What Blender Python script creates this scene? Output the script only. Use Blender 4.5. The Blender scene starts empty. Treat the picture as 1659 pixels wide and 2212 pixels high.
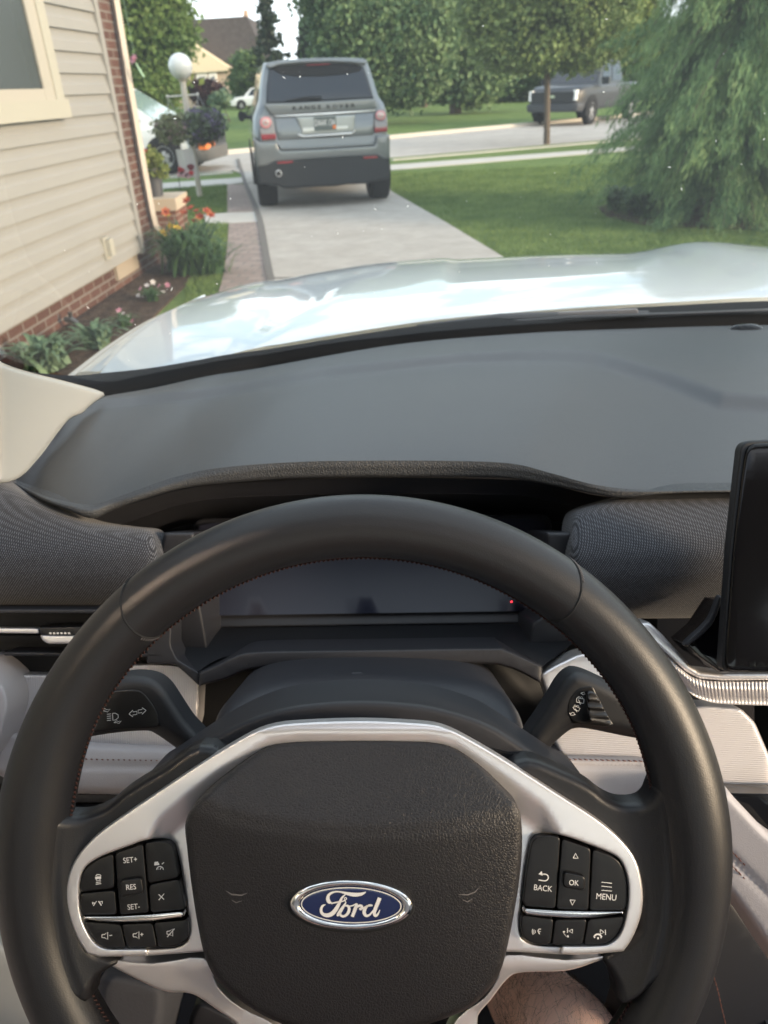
import bpy, bmesh, math, random
import numpy as np
from mathutils import Vector, Matrix
from mathutils.geometry import delaunay_2d_cdt
random.seed(7); RNG = np.random.default_rng(11)
S = bpy.context.scene; COL = S.collection

# ------------------------------------------------------------------ camera
F, CX, CY, HC = 1600.0, 829.5, 1106.0, 1.49          # focal length and centre in photo pixels (1659 x 2212), eye height
PITCH, ROLL = math.radians(30), math.radians(2.5)
W = np.array([0, math.cos(PITCH), -math.sin(PITCH)]); U0 = np.array([0, math.sin(PITCH), math.cos(PITCH)]); X0 = np.array([1., 0, 0])
R = X0*math.cos(ROLL) - U0*math.sin(ROLL); U = U0*math.cos(ROLL) + X0*math.sin(ROLL)
C0 = np.array([0, 0, HC])
cd = bpy.data.cameras.new('camera'); cam = bpy.data.objects.new('camera', cd); COL.objects.link(cam); S.camera = cam
cd.sensor_fit = 'VERTICAL'; cd.sensor_height = 36; cd.sensor_width = 27; cd.lens = F/2212*36
cd.clip_start = 0.02; cd.clip_end = 2000
cam.matrix_world = Matrix(((R[0], U[0], -W[0], 0), (R[1], U[1], -W[1], 0), (R[2], U[2], -W[2], HC), (0, 0, 0, 1)))
cd.dof.use_dof = True; cd.dof.focus_distance = 0.44; cd.dof.aperture_fstop = cd.lens/1.9

# ------------------------------------------------------------------ light
SUN_AZ, SUN_EL = math.radians(118), math.radians(14)   # azimuth clockwise from straight ahead: low, behind and to the right
SUN_STRENGTH, SKY_STRENGTH, EXPOSURE = 1.9, 0.15, 1.62
world = bpy.data.worlds.new('World'); S.world = world; world.use_nodes = True
nt = world.node_tree; nt.nodes.clear()
out = nt.nodes.new('ShaderNodeOutputWorld'); bg = nt.nodes.new('ShaderNodeBackground'); sky = nt.nodes.new('ShaderNodeTexSky')
sky.sky_type = 'NISHITA'; sky.sun_disc = False; sky.sun_elevation = SUN_EL; sky.sun_rotation = SUN_AZ
sky.air_density = 1.0; sky.dust_density = 2.0; sky.ozone_density = 1.0
# broken cloud layer in the sky (mirrored in the hood)
tc = nt.nodes.new('ShaderNodeTexCoord'); mp = nt.nodes.new('ShaderNodeMapping'); mp.inputs['Scale'].default_value = (1.6, 1.6, 3.0)
nz = nt.nodes.new('ShaderNodeTexNoise'); nz.inputs['Scale'].default_value = 4.2; nz.inputs['Detail'].default_value = 9; nz.inputs['Roughness'].default_value = 0.6
cr = nt.nodes.new('ShaderNodeValToRGB'); cr.color_ramp.elements[0].position = 0.45; cr.color_ramp.elements[1].position = 0.53
mx = nt.nodes.new('ShaderNodeMixRGB'); mx.inputs['Color2'].default_value = (5.2, 5.4, 5.7, 1)
nt.links.new(tc.outputs['Generated'], mp.inputs[0]); nt.links.new(mp.outputs[0], nz.inputs['Vector']); nt.links.new(nz.outputs['Fac'], cr.inputs[0])
nt.links.new(sky.outputs[0], mx.inputs['Color1']); nt.links.new(cr.outputs[0], mx.inputs['Fac'])
nt.links.new(mx.outputs[0], bg.inputs[0]); bg.inputs[1].default_value = SKY_STRENGTH; nt.links.new(bg.outputs[0], out.inputs[0])
sl = bpy.data.lights.new('sun', 'SUN'); sun = bpy.data.objects.new('sun', sl); COL.objects.link(sun)
sl.energy = SUN_STRENGTH; sl.angle = math.radians(10); sl.color = (1.0, 0.74, 0.53)
sd = Vector((math.sin(SUN_AZ)*math.cos(SUN_EL), math.cos(SUN_AZ)*math.cos(SUN_EL), math.sin(SUN_EL)))
sun.rotation_euler = sd.to_track_quat('Z', 'Y').to_euler(); sun.location = (0, 0, 30)
vs = S.view_settings; vs.view_transform = 'Standard'; vs.look = 'None'; vs.exposure = EXPOSURE; vs.gamma = 1; vs.use_curve_mapping = False
S.cycles.use_denoising = True; S.cycles.max_bounces = 8; S.cycles.transparent_max_bounces = 24
S.cycles.caustics_reflective = False; S.cycles.caustics_refractive = False; S.cycles.sample_clamp_indirect = 6

# ------------------------------------------------------------------ rays through photo pixels onto real planes
def ray(x, y): return W + R*((x-CX)/F) + U*((CY-y)/F)
def PD(x, y, d): return C0 + ray(x, y)*d                                   # at camera depth d
def PY(x, y, Y): r = ray(x, y); return C0 + r*(Y/r[1])                     # on the upright plane Y
def G(x, y, z=0.0): r = ray(x, y); return C0 + r*((z-HC)/r[2])             # on the level plane z
def onplane(x, y, P, n): r = ray(x, y); return C0 + r*(((P-C0)@n)/(r@n))
def pix(P): v = np.asarray(P)-C0; d = v@W; return CX+F*(v@R)/d, CY-F*(v@U)/d

# ------------------------------------------------------------------ object helpers
def link(o): COL.objects.link(o); return o
def thing(name, loc, label, cat, group=None):
    o = link(bpy.data.objects.new(name, None)); o.location = tuple(loc); o.empty_display_size = .1
    o['label'] = label; o['category'] = cat
    if group: o['group'] = group
    return o
def rootloc(o):
    while o.parent: o = o.parent
    return np.array(o.location)
def mk(name, V, Fc, mats, parent=None, fm=None, smooth=True, label=None, sharp=None):
    """world-space verts -> mesh object, parented when asked"""
    V = np.asarray(V, float)
    if parent is not None: V = V - rootloc(parent)
    me = bpy.data.meshes.new(name); me.from_pydata(V.tolist(), [], [tuple(map(int, f)) for f in Fc])
    if not isinstance(mats, (list, tuple)): mats = [mats]
    for m in mats: me.materials.append(m)
    if fm is not None: me.polygons.foreach_set('material_index', np.asarray(fm, dtype=np.int32))
    me.polygons.foreach_set('use_smooth', [bool(smooth)]*len(me.polygons))
    me.validate(); me.update()
    if smooth and sharp: me.set_sharp_from_angle(angle=math.radians(sharp))
    o = link(bpy.data.objects.new(name, me)); o.parent = parent
    if label: o['label'] = label
    return o
def top(o, label, cat, group=None):
    o['label'] = label; o['category'] = cat
    if group: o['group'] = group
    return o
def struct(o, kind='structure'): o['kind'] = kind; return o
class MB:
    """collects shapes into one mesh"""
    def __init__(s): s.V = []; s.F = []; s.M = []
    def add(s, V, Fc, m=0):
        b = len(s.V); s.V += [tuple(map(float, v)) for v in V]; s.F += [tuple(i+b for i in f) for f in Fc]; s.M += [m]*len(Fc); return s
    def box(s, a, b, m=0, T=None):
        x0, y0, z0 = a; x1, y1, z1 = b
        V = [(x0,y0,z0),(x1,y0,z0),(x1,y1,z0),(x0,y1,z0),(x0,y0,z1),(x1,y0,z1),(x1,y1,z1),(x0,y1,z1)]
        if T: V = [T(*v) for v in V]
        return s.add(V, [(3,2,1,0),(4,5,6,7),(0,1,5,4),(1,2,6,5),(2,3,7,6),(3,0,4,7)], m)
    def tube(s, pts, rad, n=10, m=0, cap=True):
        V, Fc = tube_geo(pts, rad, n, cap); return s.add(V, Fc, m)
    def build(s, name, mats, parent=None, smooth=True, label=None, sharp=35):
        return mk(name, s.V, s.F, mats, parent, s.M, smooth, label, sharp)
def tube_geo(pts, rad, n=10, cap=True):
    pts = [np.asarray(p, float) for p in pts]; k = len(pts)
    if not hasattr(rad, '__len__'): rad = [rad]*k
    V = []; Fc = []; ref = None
    for i, p in enumerate(pts):
        t = pts[min(i+1, k-1)] - pts[max(i-1, 0)]; t = t/(np.linalg.norm(t)+1e-12)
        if ref is None: ref = np.array([0, 0, 1.]) if abs(t[2]) < .9 else np.array([1., 0, 0])
        a = np.cross(t, ref); a /= np.linalg.norm(a)+1e-12; b = np.cross(t, a); ref = -b if False else ref
        r = rad[i] if hasattr(rad[i], '__len__') else (rad[i], rad[i])
        for j in range(n):
            w = 2*math.pi*j/n; V.append(p + a*math.cos(w)*r[0] + b*math.sin(w)*r[1])
    for i in range(k-1):
        for j in range(n):
            Fc.append((i*n+j, i*n+(j+1) % n, (i+1)*n+(j+1) % n, (i+1)*n+j))
    if cap: Fc.append(tuple(range(n))[::-1]); Fc.append(tuple(range((k-1)*n, k*n)))
    return V, Fc
def smooth_poly(pts, n=5, closed=True):
    P = np.asarray(pts, float); k = len(P); o = []
    rng = range(k if closed else k-1)
    for i in rng:
        if closed: p0, p1, p2, p3 = P[(i-1) % k], P[i], P[(i+1) % k], P[(i+2) % k]
        else: p0, p1, p2, p3 = P[max(i-1, 0)], P[i], P[i+1], P[min(i+2, k-1)]
        for j in range(n):
            t = j/n; o.append(.5*((2*p1)+(-p0+p2)*t+(2*p0-5*p1+4*p2-p3)*t*t+(-p0+3*p1-3*p2+p3)*t**3))
    if not closed: o.append(P[-1])
    return np.array(o)
def densify(pts, step, closed=True):
    P = np.asarray(pts, float); o = []; k = len(P)
    for i in range(k if closed else k-1):
        a, b = P[i], P[(i+1) % k]; m = max(1, int(np.linalg.norm((b-a)[:2])/step))
        for j in range(m): o.append(a+(b-a)*j/m)
    if not closed: o.append(P[-1])
    return np.array(o)
def round_poly(pts, r, n=4):
    """fillet every corner with radius-like r"""
    P = [np.asarray(p, float) for p in pts]; k = len(P); o = []
    for i in range(k):
        a, b, c = P[i-1], P[i], P[(i+1) % k]
        la, lc = np.linalg.norm(a-b), np.linalg.norm(c-b); q = min(r, la*.45, lc*.45)
        s, e = b+(a-b)/la*q, b+(c-b)/lc*q
        for j in range(n+1): t = j/n; o.append((1-t)**2*s+2*t*(1-t)*b+t*t*e)
    return np.array(o)
def resample(P, step):
    """even spacing along the outline, true corners kept"""
    P = np.asarray(P, float); k = len(P); keep = []
    d = np.roll(P, -1, 0)-P; P = P[np.linalg.norm(d, axis=1) > 1e-6]; k = len(P)
    a = P-np.roll(P, 1, 0); b = np.roll(P, -1, 0)-P; an = np.abs((np.arctan2(b[:, 1], b[:, 0])-np.arctan2(a[:, 1], a[:, 0])+math.pi) % (2*math.pi)-math.pi)
    c = [i for i in range(k) if an[i] > math.radians(28)] or [0]; o = []
    for q, i0 in enumerate(c):
        i1 = c[(q+1) % len(c)]; seg = [P[i0]]; i = i0
        while True:
            i = (i+1) % k; seg.append(P[i])
            if i == i1: break
        seg = np.array(seg); s_ = np.concatenate([[0], np.cumsum(np.linalg.norm(np.diff(seg, axis=0), axis=1))]); m = max(1, int(round(s_[-1]/step))); t = np.linspace(0, s_[-1], m+1)[:-1]
        o += list(np.stack([np.interp(t, s_, seg[:, 0]), np.interp(t, s_, seg[:, 1])], 1))
    return np.array(o)
def inpoly(Q, P):
    x, y = Q[:, 0], Q[:, 1]; r = np.zeros(len(Q), bool); j = len(P)-1
    for i in range(len(P)):
        xi, yi, xj, yj = P[i][0], P[i][1], P[j][0], P[j][1]
        if yi != yj: r ^= ((yi > y) != (yj > y)) & (x < (xj-xi)*(y-yi)/(yj-yi)+xi)
        j = i
    return r
def segdist(Q, P, closed=True):
    Q = np.asarray(Q, float); P = np.asarray(P, float); A = P if closed else P[:-1]; B = np.roll(P, -1, 0) if closed else P[1:]
    best = np.full(len(Q), 1e9)
    for a, b in zip(A, B):
        ab = b-a; L = ab@ab
        t = np.clip(((Q-a)@ab)/(L+1e-12), 0, 1); d = np.linalg.norm(Q-a-t[:, None]*ab, axis=1); best = np.minimum(best, d)
    return best
def sheet(name, outer, M, mat, parent=None, holes=(), step=14, r=0, rh=0.0, H=None, back=0.004, smooth=True, extra=None, mats=None, label=None, mb=None, mslot=0):
    """fills an outline (photo-pixel coordinates) with a triangulated surface, maps it with M(x,y,h) onto a real surface,
    rounds the edge over r pixels by rh metres, and closes it behind with a skirt 'back' deep"""
    loops = [np.asarray(outer, float)]+[np.asarray(h, float) for h in holes]
    loops = [resample(l, min(step, max(3.0, r*.8)) if r > 0 else step) for l in loops]
    area = lambda P: .5*np.sum(P[:, 0]*np.roll(P[:, 1], -1)-P[:, 1]*np.roll(P[:, 0], -1))
    pts = []; edges = []
    for l in loops:
        b = len(pts); pts += [tuple(p) for p in l]; edges += [(b+i, b+(i+1) % len(l)) for i in range(len(l))]
    nb = len(pts); allseg = loops
    def inside(Q):
        m = inpoly(Q, loops[0])
        for h in loops[1:]: m &= ~inpoly(Q, h)
        return m
    def dist(Q):
        d = segdist(Q, loops[0])
        for h in loops[1:]: d = np.minimum(d, segdist(Q, h))
        return d
    inner = []
    if r > 0:
        for li, l in enumerate(loops):
            t = np.roll(l, -1, 0)-np.roll(l, 1, 0); n = np.stack([-t[:, 1], t[:, 0]], 1); n /= np.linalg.norm(n, axis=1)[:, None]+1e-9
            s = 1 if area(l) > 0 else -1
            if li: s = -s
            for f in (.12, .35, .68, 1.0):
                q = l+n*s*r*f; m = inside(q); q = q[m]
                if len(q): q = q[dist(q) > r*f*.93]; inner.append(q)
    mn, mxx = loops[0].min(0), loops[0].max(0)
    gx, gy = np.meshgrid(np.arange(mn[0]+step*.5, mxx[0], step), np.arange(mn[1]+step*.5, mxx[1], step))
    q = np.stack([gx.ravel()+ (np.arange(gx.size) % 2)*.01, gy.ravel()], 1)
    if len(q):
        q = q[inside(q)]
        if len(q): q = q[dist(q) > max(r*1.12, step*.45)]
        inner.append(q)
    if extra is not None: inner.append(np.asarray(extra, float))
    ins = np.concatenate([i for i in inner if len(i)]) if any(len(i) for i in inner) else np.zeros((0, 2))
    allp = pts+[tuple(p) for p in ins]
    res = delaunay_2d_cdt([Vector((p[0], p[1])) for p in allp], edges, [], 0, 1e-5)
    V2 = np.array([tuple(v) for v in res[0]]); fcs = [tuple(f) for f in res[2]]
    cen = np.array([V2[list(f)].mean(0) for f in fcs]); keep = inside(cen)
    fcs = [f for f, k in zip(fcs, keep) if k]
    d = dist(V2)
    onb = d < 1e-3; d[onb] = 0
    h = H(V2[:, 0], V2[:, 1], d) if H is not None else np.zeros(len(V2))
    h = np.asarray(h, float)*np.ones(len(V2))
    if r > 0 and rh > 0:
        u = np.clip(d/r, 0, 1); h = h-rh*(1-np.sqrt(np.clip(1-(1-u)**2, 0, 1)))
    V3 = [M(x, y, hh) for (x, y), hh in zip(V2, h)]
    # orientation: towards the viewer
    a, b_, c = (np.asarray(V3[i]) for i in fcs[0][:3]); nrm = np.cross(b_-a, c-a); p0 = np.asarray(M(V2[fcs[0][0]][0], V2[fcs[0][0]][1], 0)); p1 = np.asarray(M(V2[fcs[0][0]][0], V2[fcs[0][0]][1], .01))
    if nrm@(p1-p0) < 0: fcs = [f[::-1] for f in fcs]
    # boundary edges -> skirt
    if back:
        cnt = {}
        for f in fcs:
            for i in range(len(f)):
                e = (f[i], f[(i+1) % len(f)]); cnt[e] = 1
        bd = [e for e in cnt if (e[1], e[0]) not in cnt]
        dup = {}; n0 = len(V3)
        base = {}
        for e in bd:
            for v in e:
                if v not in dup:
                    if r > 0: base[v] = v
                    else: base[v] = len(V3); V3.append(V3[v])
                    dup[v] = len(V3); V3.append(np.asarray(V3[v])-M.n*back)
        for e in bd: fcs.append((base[e[1]], base[e[0]], dup[e[0]], dup[e[1]]))
    if mb is not None: mb.add(V3, fcs, mslot); return None
    return mk(name, V3, fcs, mats or mat, parent, None, smooth, label)
def loft(rows, nu, nv, closed_u=False):
    """rows of 3-D points -> smooth grid"""
    rs = []
    for rw in rows:
        p = smooth_poly(rw, 10, closed=False) if len(rw) > 2 else np.asarray(rw, float)
        s = np.concatenate([[0], np.cumsum(np.linalg.norm(np.diff(p, axis=0), axis=1))]); t = np.linspace(0, s[-1], nu)
        rs.append(np.stack([np.interp(t, s, p[:, k]) for k in range(3)], 1))
    rs = np.array(rs); k = len(rs); o = []
    for j in range(nv):
        t = j/(nv-1)*(k-1); i = min(int(t), k-2); t -= i
        p0, p1, p2, p3 = rs[max(i-1, 0)], rs[i], rs[i+1], rs[min(i+2, k-1)]
        o.append(.5*((2*p1)+(-p0+p2)*t+(2*p0-5*p1+4*p2-p3)*t*t+(-p0+3*p1-3*p2+p3)*t**3))
    return np.array(o)                       # nv x nu x 3
def grid_faces(nv, nu, flip=False):
    f = [(j*nu+i, j*nu+i+1, (j+1)*nu+i+1, (j+1)*nu+i) for j in range(nv-1) for i in range(nu-1)]
    return [q[::-1] for q in f] if flip else f
class Map:
    """pixel + height above the surface -> world point; n is the outward normal"""
    def __init__(s, f, n): s.f = f; s.n = np.array(n, float)
    def __call__(s, x, y, h): return s.f(x, y, h)
def MD(d0, kx=0., ky=0., x0=829., y0=1106.): return Map(lambda x, y, h: PD(x, y, d0+kx*(x-x0)+ky*(y-y0)-h), -W)
def MYp(Yf):
    if callable(Yf): return Map(lambda x, y, h: PY(x, y, Yf(x, y)-h), (0, -1, 0))
    return Map(lambda x, y, h: PY(x, y, Yf-h), (0, -1, 0))
def MG(z): return Map(lambda x, y, h: G(x, y, z+h), (0, 0, 1))
def strokes(lines, M, h, mb, slot=1, back=0):
    """lines: list of ([(x,y[,w])...], w) in pixel coordinates laid on the surface"""
    for ln, w in lines:
        P = np.array([p[:2] for p in ln], float); ww = [p[2] if len(p) > 2 else w for p in ln]; k = len(P); V = []
        for i in range(k):
            t = P[min(i+1, k-1)]-P[max(i-1, 0)]; t /= np.linalg.norm(t)+1e-9; n = np.array([-t[1], t[0]])*ww[i]*.5
            V += [M(*(P[i]+n), h), M(*(P[i]-n), h)]
        fc = []
        for i in range(k-1):
            q = (2*i, 2*i+1, 2*i+3, 2*i+2)
            a, b, c = (np.asarray(V[j]) for j in q[:3]); nn = np.cross(b-a, c-a)
            o = np.asarray(M(*P[i], .01))-np.asarray(M(*P[i], 0))
            fc.append(q if nn@o > 0 else q[::-1])
        mb.add(V, fc, slot)
_tc = {}
def text2d(s, bold=0.0):
    k = (s, bold)
    if k not in _tc:
        c = bpy.data.curves.new('t', 'FONT'); c.body = s; c.size = 1; c.align_x = 'CENTER'; c.offset = bold; c.resolution_u = 4
        o = link(bpy.data.objects.new('t', c)); bpy.context.view_layer.update()
        me = bpy.data.meshes.new_from_object(o.evaluated_get(bpy.context.evaluated_depsgraph_get()))
        V = np.array([v.co[:2] for v in me.vertices]); Fc = [tuple(p.vertices) for p in me.polygons]
        bpy.data.objects.remove(o); bpy.data.curves.remove(c); bpy.data.meshes.remove(me)
        V[:, 1] -= (V[:, 1].min()+V[:, 1].max())/2; V[:, 0] -= (V[:, 0].min()+V[:, 0].max())/2
        hgt = np.ptp(V[:, 1]); _tc[k] = (V/hgt, Fc)
    return _tc[k]
def text_on(s, cx, cy, hpx, rot, M, h, mb, slot=1, bold=0.01, sx=1.0):
    V, Fc = text2d(s, bold); a = math.radians(rot); ca, sa = math.cos(a), math.sin(a); o = []
    for x, y in V:
        x *= hpx*sx; y *= hpx
        X, Y = x*ca-y*sa, x*sa+y*ca; o.append(M(cx+X, cy-Y, h))
    a0, b0, c0 = (np.asarray(o[i]) for i in Fc[0][:3]); nn = np.cross(b0-a0, c0-a0)
    oo = np.asarray(M(cx, cy, .01))-np.asarray(M(cx, cy, 0))
    mb.add(o, [f if nn@oo > 0 else f[::-1] for f in Fc], slot)

# ------------------------------------------------------------------ materials
def mat(name, col, rough=.5, metal=0., spec=.5, coat=0., bump=None, var=None, alpha=None, emit=None, trans=0., sheen=0.):
    """bump: list of (kind, scale, strength, distance); var: (scale, colour2, lo, hi)"""
    m = bpy.data.materials.new(name); m.use_nodes = True; n = m.node_tree; b = n.nodes['Principled BSDF']
    b.inputs['Base Color'].default_value = (*col, 1); b.inputs['Roughness'].default_value = rough; b.inputs['Metallic'].default_value = metal
    b.inputs['Specular IOR Level'].default_value = spec; b.inputs['Coat Weight'].default_value = coat; b.inputs['Coat Roughness'].default_value = .04
    b.inputs['Sheen Weight'].default_value = sheen
    if emit: b.inputs['Emission Color'].default_value = (*emit[:3], 1); b.inputs['Emission Strength'].default_value = emit[3]
    co = n.nodes.new('ShaderNodeTexCoord').outputs['Object']
    if var:
        t = n.nodes.new('ShaderNodeTexNoise'); t.inputs['Scale'].default_value = var[0]; t.inputs['Detail'].default_value = 5; t.inputs['Roughness'].default_value = .6
        n.links.new(co, t.inputs['Vector']); rp = n.nodes.new('ShaderNodeValToRGB')
        rp.color_ramp.elements[0].position = var[2]; rp.color_ramp.elements[1].position = var[3]
        rp.color_ramp.elements[0].color = (*col, 1); rp.color_ramp.elements[1].color = (*var[1], 1)
        n.links.new(t.outputs['Fac'], rp.inputs[0]); n.links.new(rp.outputs[0], b.inputs['Base Color'])
    prev = None
    for bp in (bump or []):
        kind, sc, st, di = bp[:4]
        if kind == 'noise':
            t = n.nodes.new('ShaderNodeTexNoise'); t.inputs['Scale'].default_value = sc; t.inputs['Detail'].default_value = 4; o = t.outputs['Fac']
        elif kind == 'grain':
            t = n.nodes.new('ShaderNodeTexVoronoi'); t.feature = 'DISTANCE_TO_EDGE'; t.inputs['Scale'].default_value = sc; t.inputs['Randomness'].default_value = 1
            rp = n.nodes.new('ShaderNodeValToRGB'); rp.color_ramp.elements[1].position = .22; n.links.new(t.outputs['Distance'], rp.inputs[0]); o = rp.outputs[0]
            nz2 = n.nodes.new('ShaderNodeTexNoise'); nz2.inputs['Scale'].default_value = sc*.5; mxn = n.nodes.new('ShaderNodeVectorMath'); mxn.operation = 'MULTIPLY_ADD'
            mxn.inputs[1].default_value = (1.6/sc,)*3; n.links.new(co, nz2.inputs['Vector']); n.links.new(nz2.outputs['Color'], mxn.inputs[0]); n.links.new(co, mxn.inputs[2])
            n.links.new(mxn.outputs[0], t.inputs['Vector'])
        elif kind in ('ribx', 'ribz', 'riby'):
            t = n.nodes.new('ShaderNodeTexWave'); t.wave_type = 'BANDS'; t.bands_direction = {'ribx': 'X', 'riby': 'Y', 'ribz': 'Z'}[kind]
            t.inputs['Scale'].default_value = sc; t.inputs['Distortion'].default_value = 0; o = t.outputs['Fac']
        if kind != 'grain': n.links.new(co, t.inputs['Vector'])
        bn = n.nodes.new('ShaderNodeBump'); bn.inputs['Strength'].default_value = st; bn.inputs['Distance'].default_value = di
        n.links.new(o, bn.inputs['Height'])
        if prev: n.links.new(prev, bn.inputs['Normal'])
        prev = bn.outputs[0]
    if prev: n.links.new(prev, b.inputs['Normal'])
    m.diffuse_color = (*col, 1)
    return m
def mat_leaf(name, c1, c2, sc=1.2, tr=.25):
    m = bpy.data.materials.new(name); m.use_nodes = True; n = m.node_tree; n.nodes.clear(); N = n.nodes.new; L = n.links.new
    o = N('ShaderNodeOutputMaterial'); d = N('ShaderNodeBsdfPrincipled'); d.inputs['Roughness'].default_value = .55; d.inputs['Specular IOR Level'].default_value = .3
    t = N('ShaderNodeBsdfTranslucent'); mx = N('ShaderNodeMixShader'); mx.inputs[0].default_value = tr
    co = N('ShaderNodeTexCoord'); z = N('ShaderNodeTexNoise'); z.inputs['Scale'].default_value = sc; z.inputs['Detail'].default_value = 6; z.inputs['Roughness'].default_value = .75
    rp = N('ShaderNodeValToRGB'); rp.color_ramp.elements[0].position = .38; rp.color_ramp.elements[1].position = .62
    rp.color_ramp.elements[0].color = (*c1, 1); rp.color_ramp.elements[1].color = (*c2, 1)
    L(co.outputs['Object'], z.inputs['Vector']); L(z.outputs['Fac'], rp.inputs[0]); L(rp.outputs[0], d.inputs['Base Color']); L(rp.outputs[0], t.inputs['Color'])
    L(d.outputs[0], mx.inputs[1]); L(t.outputs[0], mx.inputs[2]); L(mx.outputs[0], o.inputs[0]); return m
def mat_glass(name, tint=(.93, .97, .96), ior=1.5, rough=0.0, refl=1.0):
    """a pane: straight-through tinted transmission with a Fresnel mirror on top"""
    m = bpy.data.materials.new(name); m.use_nodes = True; n = m.node_tree; n.nodes.clear(); N = n.nodes.new; L = n.links.new
    o = N('ShaderNodeOutputMaterial'); t = N('ShaderNodeBsdfTransparent'); t.inputs[0].default_value = (*tint, 1)
    g = N('ShaderNodeBsdfGlossy'); g.inputs['Roughness'].default_value = rough; fr = N('ShaderNodeFresnel'); fr.inputs['IOR'].default_value = ior
    ml = N('ShaderNodeMath'); ml.operation = 'MULTIPLY'; ml.inputs[1].default_value = refl; ml.use_clamp = True
    mx = N('ShaderNodeMixShader'); L(fr.outputs[0], ml.inputs[0]); L(ml.outputs[0], mx.inputs[0]); L(t.outputs[0], mx.inputs[1]); L(g.outputs[0], mx.inputs[2]); L(mx.outputs[0], o.inputs[0]); return m
def mat_weave(name, c1, c2, sc):
    m = mat(name, c1, .9, spec=.25, sheen=.12); n = m.node_tree; N = n.nodes.new; L = n.links.new; b = n.nodes['Principled BSDF']
    co = N('ShaderNodeTexCoord'); ws = []
    for rot, s in ((40, sc), (-40, sc*.8)):
        mp = N('ShaderNodeMapping'); mp.inputs['Rotation'].default_value = (0, math.radians(rot), 0); L(co.outputs['Object'], mp.inputs[0])
        w = N('ShaderNodeTexWave'); w.bands_direction = 'X'; w.inputs['Scale'].default_value = s; w.inputs['Distortion'].default_value = .6; w.inputs['Detail'].default_value = 1; L(mp.outputs[0], w.inputs['Vector']); ws.append(w)
    ml = N('ShaderNodeMath'); ml.operation = 'MULTIPLY'; L(ws[0].outputs['Fac'], ml.inputs[0]); L(ws[1].outputs['Fac'], ml.inputs[1])
    z = N('ShaderNodeTexNoise'); z.inputs['Scale'].default_value = 500; z.inputs['Detail'].default_value = 2; L(co.outputs['Object'], z.inputs['Vector'])
    m2 = N('ShaderNodeMath'); m2.operation = 'MULTIPLY'; L(ml.outputs[0], m2.inputs[0]); L(z.outputs['Fac'], m2.inputs[1])
    rp = N('ShaderNodeValToRGB'); rp.color_ramp.elements[1].position = .45; rp.color_ramp.elements[0].color = (*c1, 1); rp.color_ramp.elements[1].color = (*c2, 1)
    L(m2.outputs[0], rp.inputs[0]); L(rp.outputs[0], b.inputs['Base Color'])
    bn = N('ShaderNodeBump'); bn.inputs['Strength'].default_value = .3; bn.inputs['Distance'].default_value = .0006; L(ml.outputs[0], bn.inputs['Height']); L(bn.outputs[0], b.inputs['Normal']); return m
def mat_brick(name, c1, c2, mortar, sc, bw, bh, mort, rotx=True):
    m = mat(name, c1, .85, spec=.2); n = m.node_tree; N = n.nodes.new; L = n.links.new; b = n.nodes['Principled BSDF']
    co = N('ShaderNodeTexCoord'); mp = N('ShaderNodeMapping')
    if rotx: mp.inputs['Rotation'].default_value = rotx if not isinstance(rotx, bool) else (math.radians(90), 0, 0)
    t = N('ShaderNodeTexBrick'); t.inputs['Scale'].default_value = sc; t.inputs['Brick Width'].default_value = bw; t.inputs['Row Height'].default_value = bh; t.inputs['Mortar Size'].default_value = mort
    t.inputs['Color1'].default_value = (*c1, 1); t.inputs['Color2'].default_value = (*c2, 1); t.inputs['Mortar'].default_value = (*mortar, 1)
    L(co.outputs['Object'], mp.inputs[0]); L(mp.outputs[0], t.inputs['Vector']); L(t.outputs['Color'], b.inputs['Base Color'])
    bn = N('ShaderNodeBump'); bn.inputs['Strength'].default_value = .5; bn.inputs['Distance'].default_value = .008; bn.invert = True; L(t.outputs['Fac'], bn.inputs['Height']); L(bn.outputs[0], b.inputs['Normal']); return m

m_leather = mat('rim_leather', (.0115, .0115, .0135), .40, spec=.45, bump=[('grain', 900, .10, .0004), ('noise', 60, .05, .002)])
m_grain = mat('grained_black_vinyl', (.012, .0115, .0135), .46, spec=.45, bump=[('grain', 640, .32, .0005), ('noise', 1500, .1, .0003)])
m_soft = mat('soft_grey_dash_vinyl', (.047, .050, .055), .42, spec=.5, bump=[('grain', 620, .22, .0005), ('noise', 30, .05, .003)])
m_brow = mat('dash_brow_leather', (.040, .043, .048), .5, spec=.45, bump=[('grain', 420, .5, .0007)])
m_plast = mat('dark_matt_plastic', (.011, .012, .015), .55, spec=.4, bump=[('noise', 1800, .12, .0002)])
m_plast2 = mat('charcoal_plastic', (.021, .022, .027), .5, spec=.4, bump=[('noise', 1800, .1, .0002)])
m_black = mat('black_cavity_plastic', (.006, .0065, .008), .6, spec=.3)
m_piano = mat('gloss_black_glass', (.004, .004, .005), .09, spec=.28)
m_btn = mat('button_black', (.007, .007, .008), .36, spec=.45, bump=[('noise', 2500, .08, .0002)])
m_silver = mat('satin_silver_trim', (.80, .78, .79), .31, metal=.75, spec=.5, bump=[('noise', 3000, .12, .0002)])
m_ribmetal = mat('ribbed_satin_metal', (.66, .64, .65), .42, metal=.45)
m_chrome = mat('chrome', (.80, .79, .78), .10, metal=1.)
m_white = mat('printed_white_marks', (.75, .74, .73), .5)
m_blue = mat('emblem_blue', (.008, .016, .075), .16, spec=.6, coat=.6)
m_rib = mat('ribbed_silver_trim', (.60, .585, .60), .36, metal=.6, spec=.5, bump=[('ribx', 170, .5, .0005)])
m_ribz = mat('finely_ribbed_silver_trim', (.60, .575, .58), .42, metal=.35, spec=.5, bump=[('ribz', 230, .5, .0004)])
m_cream = mat('light_grey_leather', (.46, .435, .445), .5, spec=.4, bump=[('grain', 600, .15, .0004)])
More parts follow.
